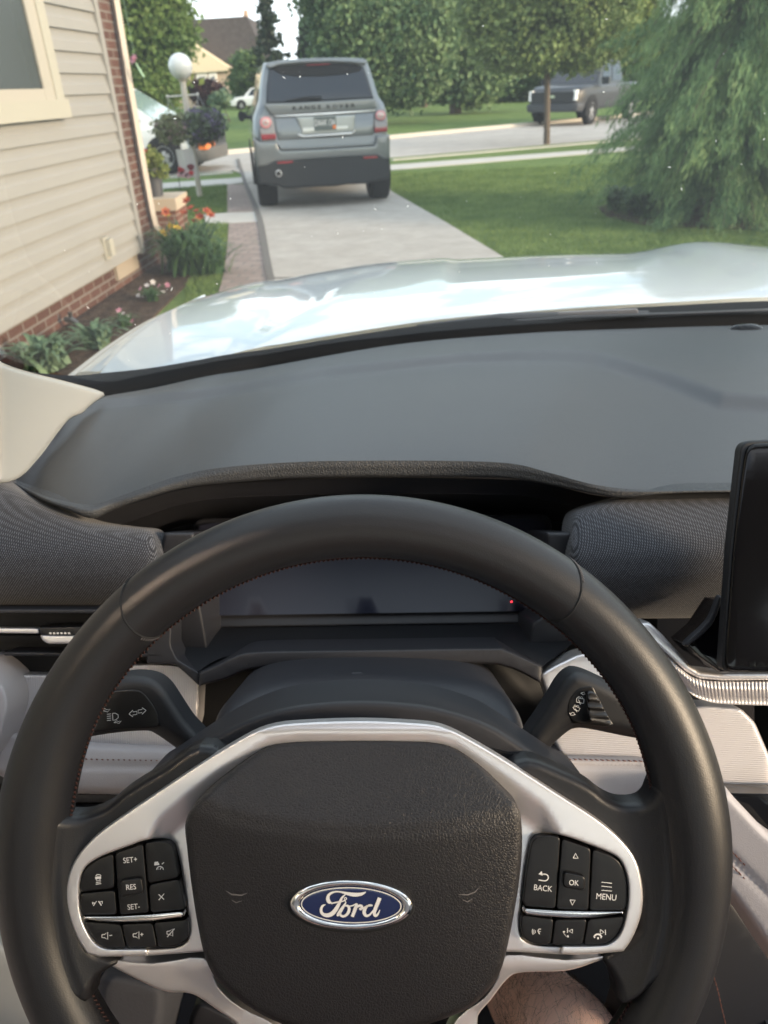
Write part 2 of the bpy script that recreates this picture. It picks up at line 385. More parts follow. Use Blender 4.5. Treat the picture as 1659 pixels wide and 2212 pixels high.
m_thread0 = mat('dark_rim_thread', (.035, .015, .013), .7, spec=.2)
m_seal = mat('windscreen_frit_black', (.0035, .004, .005), .7, spec=.15)
m_thread = mat('copper_brown_thread', (.16, .075, .06), .7, spec=.2)
m_thread2 = mat('dark_thread', (.10, .095, .10), .6, spec=.3)
m_fabric = mat_weave('charcoal_woven_fabric', (.013, .014, .018), (.125, .130, .150), 240)
m_pillar = mat('pale_pillar_trim', (.36, .375, .375), .6, spec=.3, bump=[('noise', 700, .1, .0004)])
m_screen = mat('unlit_cluster_glass', (.020, .022, .036), .38, spec=.4)
m_red = mat('red_warning_lamp', (.5, .02, .03), .4, emit=(1, .03, .05, 1.2))
m_paintw = mat('white_car_paint', (.60, .64, .65), .32, spec=.5, coat=1.)
m_rubber = mat('black_rubber', (.012, .013, .015), .75, spec=.3)
m_dust = mat('dust_speck', (.85, .87, .85), .6)
m_wind = mat_glass('windscreen_glass', (.90, .95, .93), 1.45, refl=.75)
def haze_film(m, f):  # mixes a pale veil into a pane for reflected dash haze and dust
    n = m.node_tree; N = n.nodes.new; L = n.links.new; o = [q for q in n.nodes if q.type == 'OUTPUT_MATERIAL'][0]; old = o.inputs[0].links[0].from_socket
    d = N('ShaderNodeBsdfDiffuse'); d.inputs[0].default_value = (.75, .80, .80, 1); t = N('ShaderNodeBsdfTranslucent'); t.inputs[0].default_value = (.75, .80, .80, 1); ms = N('ShaderNodeMixShader'); ms.inputs[0].default_value = .6
    L(d.outputs[0], ms.inputs[1]); L(t.outputs[0], ms.inputs[2]); mx = N('ShaderNodeMixShader'); mx.inputs[0].default_value = f; L(old, mx.inputs[1]); L(ms.outputs[0], mx.inputs[2]); L(mx.outputs[0], o.inputs[0])
haze_film(m_wind, .06)
m_sideg = mat_glass('side_window_glass', (.80, .84, .83))
# ================================================================== THE CAR WE SIT IN
CAR = thing('car', (.38, .3, 0), 'white car we sit in, seen from its driver seat: steering wheel, dark dashboard, white bonnet', 'car')
# ---------------- steering wheel
SWD = .381; SC = SWD/F; WCX, WCY = 785., 1855.
wc = PD(WCX, WCY, SWD); RM = 719*SC; RA, RB = 68*SC, 70*SC
WF = Map(lambda x, y, h: PD(x, y, SWD)-W*h, -W)       # wheel plane, true perpendicular height
def rimpt(th, ph, k=1.0, dr=0.0):
    sw = 1+.13*math.exp(-((math.degrees(th)-8)/16)**2)+.13*math.exp(-((math.degrees(th)-172)/16)**2) 
    a, b = RA*sw*k, RB*sw*k
    return wc+(RM+dr-(sw-1)*RA*.6+a*math.cos(ph))*(R*math.cos(th)+U*math.sin(th))-W*b*math.sin(ph)
def steering_wheel():
    nT, nP = 260, 40; V = []; Fc = []
    for i in range(nT):
        th = -math.pi*.7+2*math.pi*i/nT
        tw = (th+2*math.pi) % (2*math.pi)
        if tw > math.pi*1.3: tw -= 2*math.pi
        for j in range(nP): V.append(rimpt(tw, 2*math.pi*j/nP))
    for i in range(nT):
        for j in range(nP): Fc.append((i*nP+j, i*nP+(j+1) % nP, ((i+1) % nT)*nP+(j+1) % nP, ((i+1) % nT)*nP+j))
    sw = mk('steering_wheel', V, Fc, m_leather, CAR)
    # seams round the rim and their stitches
    for th0, sg in ((math.atan2(555, -490), 1), (math.atan2(570, 425), -1)):
        pts = [rimpt(th0+sg*.055*math.sin(ph-.5)+sg*-.02, ph, 1.0) for ph in np.linspace(-.5, math.pi+.4, 40)]
        m = MB(); m.tube(pts, .00055, 6); m.build('rim_seam', m_rubber, sw)
        m = MB()
        for ph in np.linspace(.75*math.pi if sg > 0 else -.1, math.pi*1.08 if sg > 0 else .9, 13):
            a = rimpt(th0+sg*.055*math.sin(ph-.5)-sg*.02, ph, 1.012); b = rimpt(th0+sg*.055*math.sin(ph-.5)-sg*.02+.012*sg, ph+.03, 1.012); m.tube([a, (a+b)/2*1.0, b], [.0003, .0004, .0003], 5)
        m.build('seam_stitching', m_thread2, sw)
    # stitching along the inside of the rim
    m = MB(); k = 0
    for th in np.arange(math.radians(-60), math.radians(240), .0155):
        dg = math.degrees(th)
        if -22 < dg < 6 or 174 < dg < 204: continue
        ph = math.pi*.955; k += 1
        m.tube([rimpt(th, ph, 1.0), rimpt(th+.006, ph+.06, 1.035), rimpt(th+.013, ph+.10, 1.0)], [.0004, .0006, .0003], 5)
    m.build('rim_stitching', m_thread0, sw)['kind'] = 'stuff'
    # leather-covered spokes, growing out of the rim
    def HS2(x, y, d):
        th = np.degrees(np.arctan2(WCY-y, x-WCX)); th = np.where(th < -117, th+360, th)
        swl = 1+.13*np.exp(-((th-8)/16)**2)+.13*np.exp(-((th-172)/16)**2)
        rho = np.hypot(x-WCX, y-WCY)-(719-(swl-1)*68*.6); tor = RB*swl*np.sqrt(np.clip(1-(rho/(68*swl))**2, 0, 1))-.0018; k = .006
        base = .0022+.0065*np.clip((165+rho)/90, 0, 1)**2*(rho < 0); e = np.clip(.5+.5*(tor-base)/k, 0, 1); return base*(1-e)+tor*e+k*e*(1-e)*(rho < 0)*np.clip(-rho/30, 0, 1)
    L = [(66, 1850), (70, 1780), (92, 1700), (112, 1660), (122, 1700), (129, 1735), (150, 1755), (185, 1760), (225, 1745), (262, 1715), (300, 1690), (350, 1660), (430, 1610), (500, 1640), (470, 1700), (330, 1820), (190, 1900), (200, 2030), (260, 2075), (222, 2100), (205, 2128), (198, 2150), (150, 2110), (105, 2020), (78, 1930)]
    Rr = [(1504, 1850), (1500, 1780), (1478, 1700), (1452, 1640), (1425, 1650), (1405, 1690), (1398, 1715), (1380, 1733), (1345, 1737), (1310, 1722), (1275, 1695), (1220, 1668), (1140, 1640), (1090, 1680), (1200, 1780), (1350, 1850), (1370, 2000), (1300, 2060), (1312, 2092), (1328, 2125), (1338, 2160), (1400, 2110), (1460, 2020), (1492, 1930)]
    for nm, P in (('spoke', L), ('spoke', Rr)):
        P = smooth_poly(P, 3)
        sheet(nm, P, WF, m_leather, sw, step=5, r=16, rh=.0065, H=HS2, back=.010)
    # dark shell behind the silver arch
    hs = smooth_poly([(300, 1705), (345, 1666), (435, 1605), (520, 1558), (600, 1530), (690, 1516), (780, 1512), (870, 1516), (960, 1530), (1055, 1562), (1135, 1612), (1225, 1672), (1270, 1700), (1150, 1720), (780, 1660), (420, 1730)], 4)
    sheet('hub_shell', hs, MD(.395, ky=-.00002, y0=1600), m_plast2, sw, step=16, r=16, rh=.006, back=.05)
    sheet('hub_shell', smooth_poly([(350, 1680), (600, 1600), (960, 1600), (1220, 1680), (1300, 1850), (1240, 2040), (1075, 2070), (980, 2170), (560, 2170), (470, 2070), (310, 2040), (260, 1850)], 4), MD(.392), m_black, sw, step=30, back=.05)
    # silver frame
    zl = lambda P: [(132.7+.2*x, 1758.5+.2*y) for x, y in P]
    zr = lambda P: [(1088.3+.2*x, 1758.5+.2*y) for x, y in P]
    air = smooth_poly([(404, 1830), (400, 1795), (402, 1770), (418, 1742), (470, 1690), (525, 1645), (570, 1614), (615, 1601), (700, 1596), (790, 1594), (880, 1596), (940, 1600), (980, 1612), (1038, 1655), (1092, 1712), (1118, 1743), (1126, 1770), (1128, 1830), (1122, 1900), (1110, 1975), (1095, 2050), (1080, 2100), (1055, 2140), (1020, 2172), (975, 2195), (900, 2218), (780, 2232), (660, 2224), (590, 2204), (530, 2170), (475, 2124), (452, 2090), (438, 2050), (424, 1980), (412, 1900)], 3)
    hl = smooth_poly(zl([(890, 285), (1050, 262), (1180, 288), (1235, 350), (1290, 560), (1340, 900), (1380, 1200), (1375, 1330), (1330, 1395), (1240, 1436), (1000, 1453), (700, 1460), (490, 1456), (380, 1408), (300, 1310), (230, 1160), (195, 1000), (190, 800), (215, 650), (270, 560), (400, 470), (570, 400), (750, 335)]), 3)
    hr = smooth_poly(zr([(620, 228), (480, 207), (345, 235), (298, 290), (265, 420), (225, 650), (190, 950), (172, 1200), (185, 1315), (235, 1370), (330, 1408), (500, 1422), (800, 1428), (1080, 1418), (1180, 1378), (1260, 1290), (1310, 1150), (1345, 950), (1345, 750), (1310, 600), (1250, 490), (1150, 420), (900, 322), (760, 270)]), 3)
    so = smooth_poly([(188, 2060), (166, 2025), (148, 1975), (142, 1930), (150, 1885), (172, 1843), (210, 1803), (262, 1765), (340, 1712), (430, 1652), (520, 1597), (575, 1572), (640, 1562), (780, 1557), (900, 1562), (955, 1570), (1010, 1595), (1100, 1648), (1200, 1712), (1290, 1770), (1345, 1818), (1375, 1862), (1388, 1920), (1386, 1970), (1370, 2018), (1350, 2050), (1335, 2056), (1240, 2062), (1115, 2056), (1080, 2056)], 3, closed=False)
    si = smooth_poly([(1085, 2040), (1100, 1965), (1112, 1895), (1118, 1830), (1116, 1775), (1108, 1748), (1082, 1718), (1030, 1662), (975, 1620), (938, 1609), (880, 1605), (790, 1603), (700, 1605), (617, 1610), (575, 1622), (530, 1652), (478, 1698), (428, 1748), (414, 1772), (410, 1795), (414, 1830), (422, 1900), (434, 1978), (448, 2050)], 3, closed=False)
    bl = np.array([(440, 2056), (330, 2064), (215, 2067)], float)
    sil = np.concatenate([so, si, bl]); ridgeP = np.array([(640, 1580), (580, 1592), (480, 1655), (400, 1715), (345, 1765), (318, 1812)], float); ridgeR = np.array([(920, 1580), (985, 1600), (1085, 1672), (1170, 1735), (1205, 1790), (1212, 1812)], float)
    def HT(x, y, d):
        Q = np.stack([x, y], 1); da = np.minimum(segdist(Q, air), 200); h = np.full(len(x), .0075)
        dr = segdist(Q, ridgeP, False)
        inn = (y < 1830) & (x < 660) & ((x-318)*( -.72)+(y-1812)*(-1) < 0)
        # the band next to the airbag falls away towards it
        for rp, s in ((ridgeP, 1), (ridgeR, -1)):
            yr = np.interp(x if s > 0 else x, *(rp[np.argsort(rp[:, 0])].T)); side = (y > yr) & ((x > 318) & (x < 640) if s > 0 else (x < 1212) & (x > 920))
            h = np.where(side, h-np.minimum((y-yr)*.000085, .0055), h)
        mid = (x >= 640) & (x <= 920); h = np.where(mid, h-np.clip((y-1580)*.00009, 0, .003), h)
        h = np.where(y < 1580, h-(1580-y)*.00008, h)
        return h
    sheet('silver_frame', sil, MD(SWD), m_silver, sw, holes=[hl, hr], step=9, r=5, rh=.0015, H=HT, back=.006)
    # lower brackets
    for P in ([(222, 2070), (255, 2094), (310, 2122), (360, 2142), (400, 2144), (428, 2153), (470, 2182), (512, 2212), (528, 2245), (600, 2250), (590, 2210), (520, 2175), (470, 2130), (442, 2068), (330, 2080)],
              [(1090, 2062), (1075, 2110), (1045, 2155), (990, 2195), (965, 2250), (1028, 2245), (1032, 2195), (1060, 2160), (1098, 2112), (1132, 2100), (1220, 2097), (1275, 2082), (1320, 2062), (1220, 2072)]):
        sheet('spoke_bracket', smooth_poly(P, 3), MD(SWD+.002), m_silver, sw, step=14, r=5, rh=.0015, H=lambda x, y, d: .002-np.clip((y-2085)*.00006, 0, .006), back=.008)
    # airbag cover: crease at three quarters of its height
    def HA(x, y, d):
        yc = 1800-((x-790)/330)**2*42-np.maximum(0, np.abs(x-790)-300)*.25
        up = np.clip((yc-y)/190, 0, 1.3); dn = np.clip((y-yc)/430, 0, 1)
        k = .027-.0195*np.power(up, 1.05)-.009*dn**1.6
        w = np.clip(np.abs(y-yc)/26, 0, 1); k = k-.0010*(1-w)**2
        return k-.006*np.clip(np.abs(x-770)/360, 0, 1)**3
    sheet('airbag_cover', air, MD(SWD), m_grain, sw, step=8, r=14, rh=.005, H=HA, back=.022)
    # emblem
    zE = lambda x, y: (597.2+.2*x, 1871.4+.2*y)
    ME = MD(SWD-.0250); ex, ey = zE(808, 420)
    def ell(a, b, n=72, rot=1.5): t = np.linspace(0, 2*math.pi, n, endpoint=False); q = math.radians(rot); X = a*np.cos(t); Y = b*np.sin(t); return np.stack([ex+X*math.cos(q)-Y*math.sin(q), ey+X*math.sin(q)+Y*math.cos(q)], 1)
    em = MB()
    sheet('', ell(139, 60), ME, None, mb=em, mslot=3, step=12, r=4, rh=.001, back=.004)
    sheet('', ell(133, 54.5), Map(lambda x, y, h: ME(x, y, h+.0022), -W), None, mb=em, mslot=0, holes=[ell(111, 40.5)], step=5, r=9, rh=.0016, back=.002)
    sheet('', ell(114, 43.5), Map(lambda x, y, h: ME(x, y, h+.0012), -W), None, mb=em, mslot=1, step=12, r=10, rh=.0006, back=.001)
    MEs = Map(lambda x, y, h: ME(x, y, h+.00145), -W)
    e1 = ell(107.5, 37.8); strokes([([tuple(p)+(2.2,) for p in e1]+[tuple(e1[0])+(2.2,)], 2.2)], MEs, 0, em, 2)
    def st(P, sm=5): q = smooth_poly(P, sm, closed=False); return [(*zE(a, b), w*.2) for a, b, w in q]
    scr = [[(596, 388, 8), (575, 388, 36), (556, 360, 40), (560, 318, 30), (592, 288, 24), (640, 274, 16), (700, 278, 18), (770, 295, 34), (840, 306, 42), (905, 302, 36), (945, 288, 22), (966, 276, 5)],
           [(750, 298, 8), (708, 340, 22), (678, 400, 32), (648, 455, 42), (608, 505, 46), (560, 528, 44), (512, 522, 36), (484, 492, 30), (486, 448, 26), (505, 424, 22), (530, 412, 6)],
           [(590, 402, 14), (650, 388, 16), (705, 380, 14), (742, 366, 12), (756, 348, 11), (745, 336, 9), (733, 346, 9), (738, 370, 9), (752, 388, 10)],
           [(752, 388, 10), (735, 415, 22), (700, 470, 36), (668, 520, 34), (652, 535, 12)],
           [(742, 425, 16), (770, 428, 26), (785, 455, 30), (775, 500, 32), (745, 532, 26), (715, 540, 26), (692, 525, 24), (690, 495, 18)],
           [(780, 432, 12), (820, 425, 14), (868, 402, 14)],
           [(872, 402, 14), (858, 440, 36), (838, 495, 36), (818, 545, 32)],
           [(846, 470, 16), (872, 438, 22), (905, 424, 28), (925, 438, 26), (908, 462, 28), (900, 448, 20)],
           [(915, 470, 10), (940, 450, 14), (975, 432, 20), (1010, 418, 18), (1038, 424, 14)],
           [(1028, 424, 16), (985, 428, 22), (955, 462, 36), (948, 505, 36), (972, 535, 28), (1010, 520, 20), (1048, 475, 16)],
           [(1115, 340, 40), (1092, 400, 40), (1068, 460, 38), (1056, 510, 34), (1072, 534, 28), (1096, 515, 20), (1118, 470, 6)]]
    for P in scr: strokes([(st(P), 1)], MEs, .0002, em, 2)
    em.build('emblem', [m_chrome, m_blue, m_white, m_rubber], sw)
    # horn marks pressed in the cover
    def HA1(x, y): return float(HA(np.array([x]), np.array([y]), np.array([60.]))[0])
    mh = MB()
    Mh = Map(lambda x, y, h: PD(x, y, SWD-HA1(x, y)-.0003), -W); mg_ = mat('worn_grey_mark', (.16, .15, .15), .5)
    strokes([([(488, 1924, 1), (500, 1932, 3), (522, 1934, 3), (534, 1929, 1)], 3), ([(500, 1944, 1), (510, 1950, 2.5), (522, 1946, 1)], 2)], Mh, 0, mh, 0); mh.build('horn_mark', mg_, sw); mh = MB()
    strokes([([(990, 1932, 1), (1010, 1933, 2.5), (1026, 1927, 2.5), (1034, 1918, 1)], 3), ([(1000, 1944, 1), (1010, 1948, 2.5), (1021, 1941, 1)], 2)], Mh, 0, mh, 0)
    mh.build('horn_mark', mg_, sw)
    # ---- button pods
    def button(P, z, icon=None, d=.0, name='button', label=None, r=3.2, rh=.0010, mat_=None):
        q = np.array(z(P)); c = q.mean(0); m = MB(); MM = MD(SWD-.0062-d)
        sheet('', round_poly(q, 9), MM, None, mb=m, mslot=0, step=16, r=r, rh=rh, back=.004)
        if icon:
            MI = MD(SWD-.0062-d-.00012)
            for kind, a in icon:
                if kind == 's': strokes([([tuple(z([p[:2]])[0])+tuple(q*.2 for q in p[2:]) for p in ln], w*.2) for ln, w in a], MI, 0, m, 1)
                elif kind == 't': s, x, y, hp, rot = a; X, Y = z([(x, y)])[0]; text_on(s, X, Y, hp*.2, rot, MI, 0, m, 1, bold=0, sx=.88)
        return m.build(name, [mat_ or m_btn, m_white], sw, label=label)
    sheet('button_recess', hl, MD(SWD+.0015), m_black, sw, step=20, back=.002); sheet('button_recess', hr, MD(SWD+.0015), m_black, sw, step=20, back=.002)
    def arc(cx, cy, r, a0, a1, n=10): return [(cx+r*math.cos(math.radians(a)), cy-r*math.sin(math.radians(a))) for a in np.linspace(a0, a1, n)]
    button([(270, 575), (400, 485), (560, 425), (575, 800), (210, 845), (205, 760), (225, 650)], zl, [('s', [([(372, 668), (382, 655), (415, 655), (428, 668)], 9), ([(365, 690), (428, 685)], 26), ([(375, 708), (382, 708)], 16), ([(412, 704), (420, 704)], 16), ([(377, 722), (425, 716)], 6), ([(374, 740), (427, 733)], 7), ([(372, 758), (430, 751)], 8)])])
    button([(205, 857), (580, 820), (600, 1088), (225, 1095), (200, 1000)], zl, [('s', [([(338, 950), (340, 975)], 12), ([(350, 965), (362, 960)], 14), ([(380, 940), (345, 992)], 8), ([(400, 940), (432, 988)], 12), ([(415, 950), (442, 942), (440, 968)], 9)])])
    button([(578, 425), (883, 318), (948, 1063), (632, 1090)], zl, [('t', ('SET+', 742, 495, 58, 6)), ('t', ('SET-', 780, 1000, 58, 5))])
    button([(632, 720), (868, 683), (893, 855), (640, 900)], zl, [('t', ('RES', 752, 788, 58, 5))], d=.0022, r=4)
    button([(900, 312), (1040, 290), (1160, 300), (1215, 350), (1240, 500), (1272, 688), (935, 750)], zl, [('s', [([(1005, 525), (1045, 520)], 14), ([(1002, 545), (1055, 538)], 22), (arc(1065, 602, 36, 0, 180), 9), ([(1065, 600), (1078, 575)], 8), ([(1085, 540), (1108, 522)], 10), ([(1042, 590), (1048, 596)], 8)])])
    button([(942, 764), (1275, 700), (1320, 900), (1345, 1030), (965, 1068)], zl, [('s', [([(1050, 868), (1108, 922)], 9), ([(1108, 862), (1050, 930)], 9)])])
    sp = lambda dx, dy: [([(438+dx, 1302+dy), (438+dx, 1335+dy), (465+dx, 1335+dy), (500+dx, 1355+dy), (500+dx, 1277+dy), (465+dx, 1300+dy), (438+dx, 1302+dy)], 8)]
    button([(240, 1157), (640, 1187), (698, 1445), (500, 1448), (390, 1400), (310, 1300)], zl, [('s', sp(0, 0)+[([(518, 1312), (548, 1308)], 8)])])
    button([(647, 1187), (985, 1172), (1038, 1440), (710, 1446)], zl, [('s', sp(337, -8)+[([(852, 1302), (884, 1298)], 8), ([(867, 1284), (869, 1318)], 8)])])
    button([(995, 1170), (1320, 1142), (1362, 1125), (1376, 1320), (1330, 1385), (1240, 1428), (1046, 1438)], zl, [('s', [([(x-18, y-34) for x, y in l], w) for l, w in sp(720, -2)]+[([(1222, 1238), (1142, 1328)], 9)])])
    sheet('chrome_bar', np.array(zl([(232, 1104), (620, 1102), (960, 1082), (1285, 1052), (1325, 1062), (1332, 1085), (1318, 1112), (980, 1158), (640, 1170), (400, 1158), (245, 1132)])), MD(SWD-.0078), m_chrome, sw, step=8, r=4, rh=.0015, back=.003)
    sheet('chrome_bar', np.array(zr([(222, 1015), (560, 1038), (900, 1048), (1288, 1050), (1302, 1068), (1180, 1090), (950, 1122), (700, 1124), (400, 1105), (240, 1085), (208, 1048)])), MD(SWD-.0078), m_chrome, sw, step=8, r=4, rh=.0015, back=.003)
    button([(350, 250), (480, 225), (612, 248), (557, 1022), (235, 998), (205, 950), (237, 650), (275, 420), (300, 300)], zr, [('s', [([(376, 712), (440, 722)]+arc(445, 685, 36, -70, 90)+[(400, 650)], 11), ([(374, 648, 2), (378, 648, 4), (415, 640, 50)], 4)]), ('t', ('BACK', 425, 800, 62, -6))])
    button([(626, 263), (940, 372), (915, 1043), (566, 1028)], zr, [('s', [([(750, 475), (775, 425), (803, 478), (750, 475)], 9), ([(716, 928), (770, 930), (740, 985), (716, 928)], 9)])])
    button([(648, 622), (882, 672), (872, 830), (638, 790)], zr, [('t', ('OK', 758, 742, 58, -4))], d=.0022, r=4)
    button([(957, 377), (1150, 440), (1250, 510), (1303, 620), (1333, 750), (1333, 950), (1308, 1043), (922, 1043)], zr, [('s', [([(1055, 735), (1168, 748)], 7), ([(1055, 778), (1168, 790)], 7), ([(1055, 822), (1168, 832)], 7)]), ('t', ('MENU', 1108, 895, 64, -5))])
    button([(192, 1085), (540, 1132), (505, 1408), (330, 1403), (240, 1358), (195, 1308), (182, 1200)], zr, [('s', [(arc(365, 1270, 58, 150, 215), 6), (arc(365, 1270, 42, 150, 215), 6), (arc(365, 1270, 26, 150, 215), 6), ([(385, 1238), (368, 1262), (378, 1278), (385, 1296)], 9), ([(392, 1245), (400, 1238)], 7), ([(384, 1268), (398, 1270)], 7)])])
    button([(552, 1134), (900, 1132), (850, 1412), (517, 1410)], zr, [('s', [([(644, 1268, 2), (650, 1290, 4), (670, 1318, 4), (702, 1330, 4)], 14), ([(640, 1275), (660, 1270)], 16), ([(690, 1310), (696, 1332)], 16), ([(688, 1232), (688, 1282)], 8), ([(742, 1245), (700, 1262), (742, 1285), (742, 1245)], 8)])])
    button([(910, 1132), (1305, 1102), (1288, 1180), (1248, 1270), (1168, 1368), (1080, 1408), (860, 1416)], zr, [('s', [(arc(1015, 1340, 42, 15, 165), 18), ([(972, 1330), (985, 1325)], 24), ([(1046, 1328), (1058, 1332)], 24), ([(1018, 1330), (1018, 1352)], 18), ([(1042, 1248), (1085, 1276), (1042, 1296), (1042, 1248)], 8), ([(1098, 1250), (1098, 1305)], 8)])])
steering_wheel()

# ---------------- column shroud and stalks
def column():
    P = smooth_poly([(455, 1625), (462, 1575), (475, 1535), (508, 1500), (560, 1472), (640, 1458), (790, 1452), (945, 1458), (1035, 1472), (1090, 1502), (1122, 1545), (1135, 1600), (1130, 1640), (800, 1560)], 4)
    o = sheet('column_shroud', P, MD(.50, ky=-.0004, y0=1500), m_plast2, CAR, step=14, r=30, rh=.02, back=.10)
    m = MB(); m.tube([PD(780, 1800, .42), PD(780, 1760, .55), PD(780, 1700, .75)], [.03, .035, .04], 16); m.build('steering_column', m_black, CAR)
    def stalk(P, face, d, icons):
        s = sheet('stalk', smooth_poly(P, 4), MD(d), m_plast, CAR, step=9, r=26, rh=.012, back=.015)
        if face is not None: sheet('stalk_face', smooth_poly(face, 3), MD(d-.0008), m_btn, s, step=12, r=4, rh=.0008, back=.003)
        m = MB(); strokes(icons, MD(d-.0016), 0, m, 0); m.build('stalk_mark', m_white, s); return s
    ar = lambda cx, cy, s, f=1, k=1: [(cx+f*s*x, cy+k*s*y-s*x*.15*f) for x, y in ((-1, 0), (-.1, -.75), (-.1, -.35), (.8, -.35), (.8, .35), (-.1, .35), (-.1, .75), (-1, 0))]
    D = [(232+7, 1562-0)]
    ic = [(ar(288, 1541, 9.5), 1.5), (ar(306, 1536, 9.5, -1), 1.5)]
    ic += [([(231, y), (240, y-1)], 1.4) for y in (1543, 1547.5, 1552, 1556.5)] + [([(243, 1541), (249, 1540.5), (255, 1544), (255.5, 1550), (250, 1555), (244, 1556), (243, 1541)], 1.6)]
    ic += [([(221, 1535), (226, 1530), (230, 1533), (238, 1532), (232, 1538), (227, 1536), (221, 1535)], 1.2), ([(246, 1561), (252, 1557), (256, 1559), (262, 1557), (257, 1563), (252, 1561), (246, 1561)], 1.2)]
    s1 = stalk([(90, 1560), (170, 1500), (215, 1475), (262, 1459), (300, 1457), (332, 1464), (356, 1482), (378, 1514), (405, 1555), (450, 1610), (430, 1650), (398, 1628), (362, 1602), (335, 1584), (315, 1578), (255, 1582), (190, 1592), (100, 1610)],
          [(110, 1545), (205, 1500), (240, 1493), (290, 1490), (312, 1499), (335, 1530), (343, 1556), (335, 1572), (250, 1576), (120, 1590)], .452, ic)
    zs = lambda P: [(1161.3+.12*x, 1426.7+.12*y) for x, y in P]
    ic = [(zs([(775, 590), (815, 575), (845, 570), (835, 590), (862, 605), (815, 615), (800, 600), (775, 590)]), 1.1),
          (zs([(705, 680), (715, 672), (820, 690), (836, 700), (830, 770), (815, 772), (700, 748), (705, 680)]), 1.3), (zs([(735, 700), (772, 795)]), 1.3),
          (zs([(725, 668), (735, 648), (755, 652), (765, 670)]), 1), (zs([(770, 672), (785, 652), (805, 660), (810, 682)]), 1),
          (zs([(635, 840), (700, 830), (765, 862), (738, 912), (668, 888), (635, 840)]), 1.2), (zs([(680, 868), (708, 928)]), 1.2), (zs([(655, 822), (668, 800), (690, 808), (700, 826)]), 1), (zs([(705, 822), (722, 806), (740, 820), (742, 838)]), 1),
          (zs([(575, 945), (605, 955), (620, 935), (655, 940), (660, 965), (685, 968), (640, 985), (600, 985), (575, 945)]), 1.1)]
    s2 = stalk([(1128, 1628), (1140, 1585), (1165, 1548), (1192, 1505), (1212, 1472), (1232, 1453), (1252, 1449), (1290, 1462), (1360, 1500), (1430, 1560), (1470, 1620), (1400, 1600), (1340, 1588), (1270, 1574), (1240, 1573), (1222, 1583), (1200, 1602), (1175, 1628), (1150, 1650)], None, .452, ic)
    sheet('stalk_face', smooth_poly(zs([(560, 1000), (545, 850), (570, 730), (640, 610), (760, 500), (880, 470), (1000, 480), (1100, 700), (1300, 1050), (1350, 1180), (1000, 1170), (700, 1130)]), 3), MD(.4515), m_btn, s2, step=12, r=4, rh=.0006, back=.003)
    sheet('thumb_wheel', smooth_poly(zs([(915, 600), (1050, 600), (1180, 840), (1330, 1150), (1150, 1145), (960, 1110), (925, 1000), (905, 800)]), 3), MD(.447), mat('ridged_switch', (.02, .02, .022), .45, bump=[('ribz', 60, .8, .002)]), s2, step=4, r=4, rh=.001, back=.005, H=lambda x, y, d: .0007*np.sin((y-.15*x)*.42))
column()

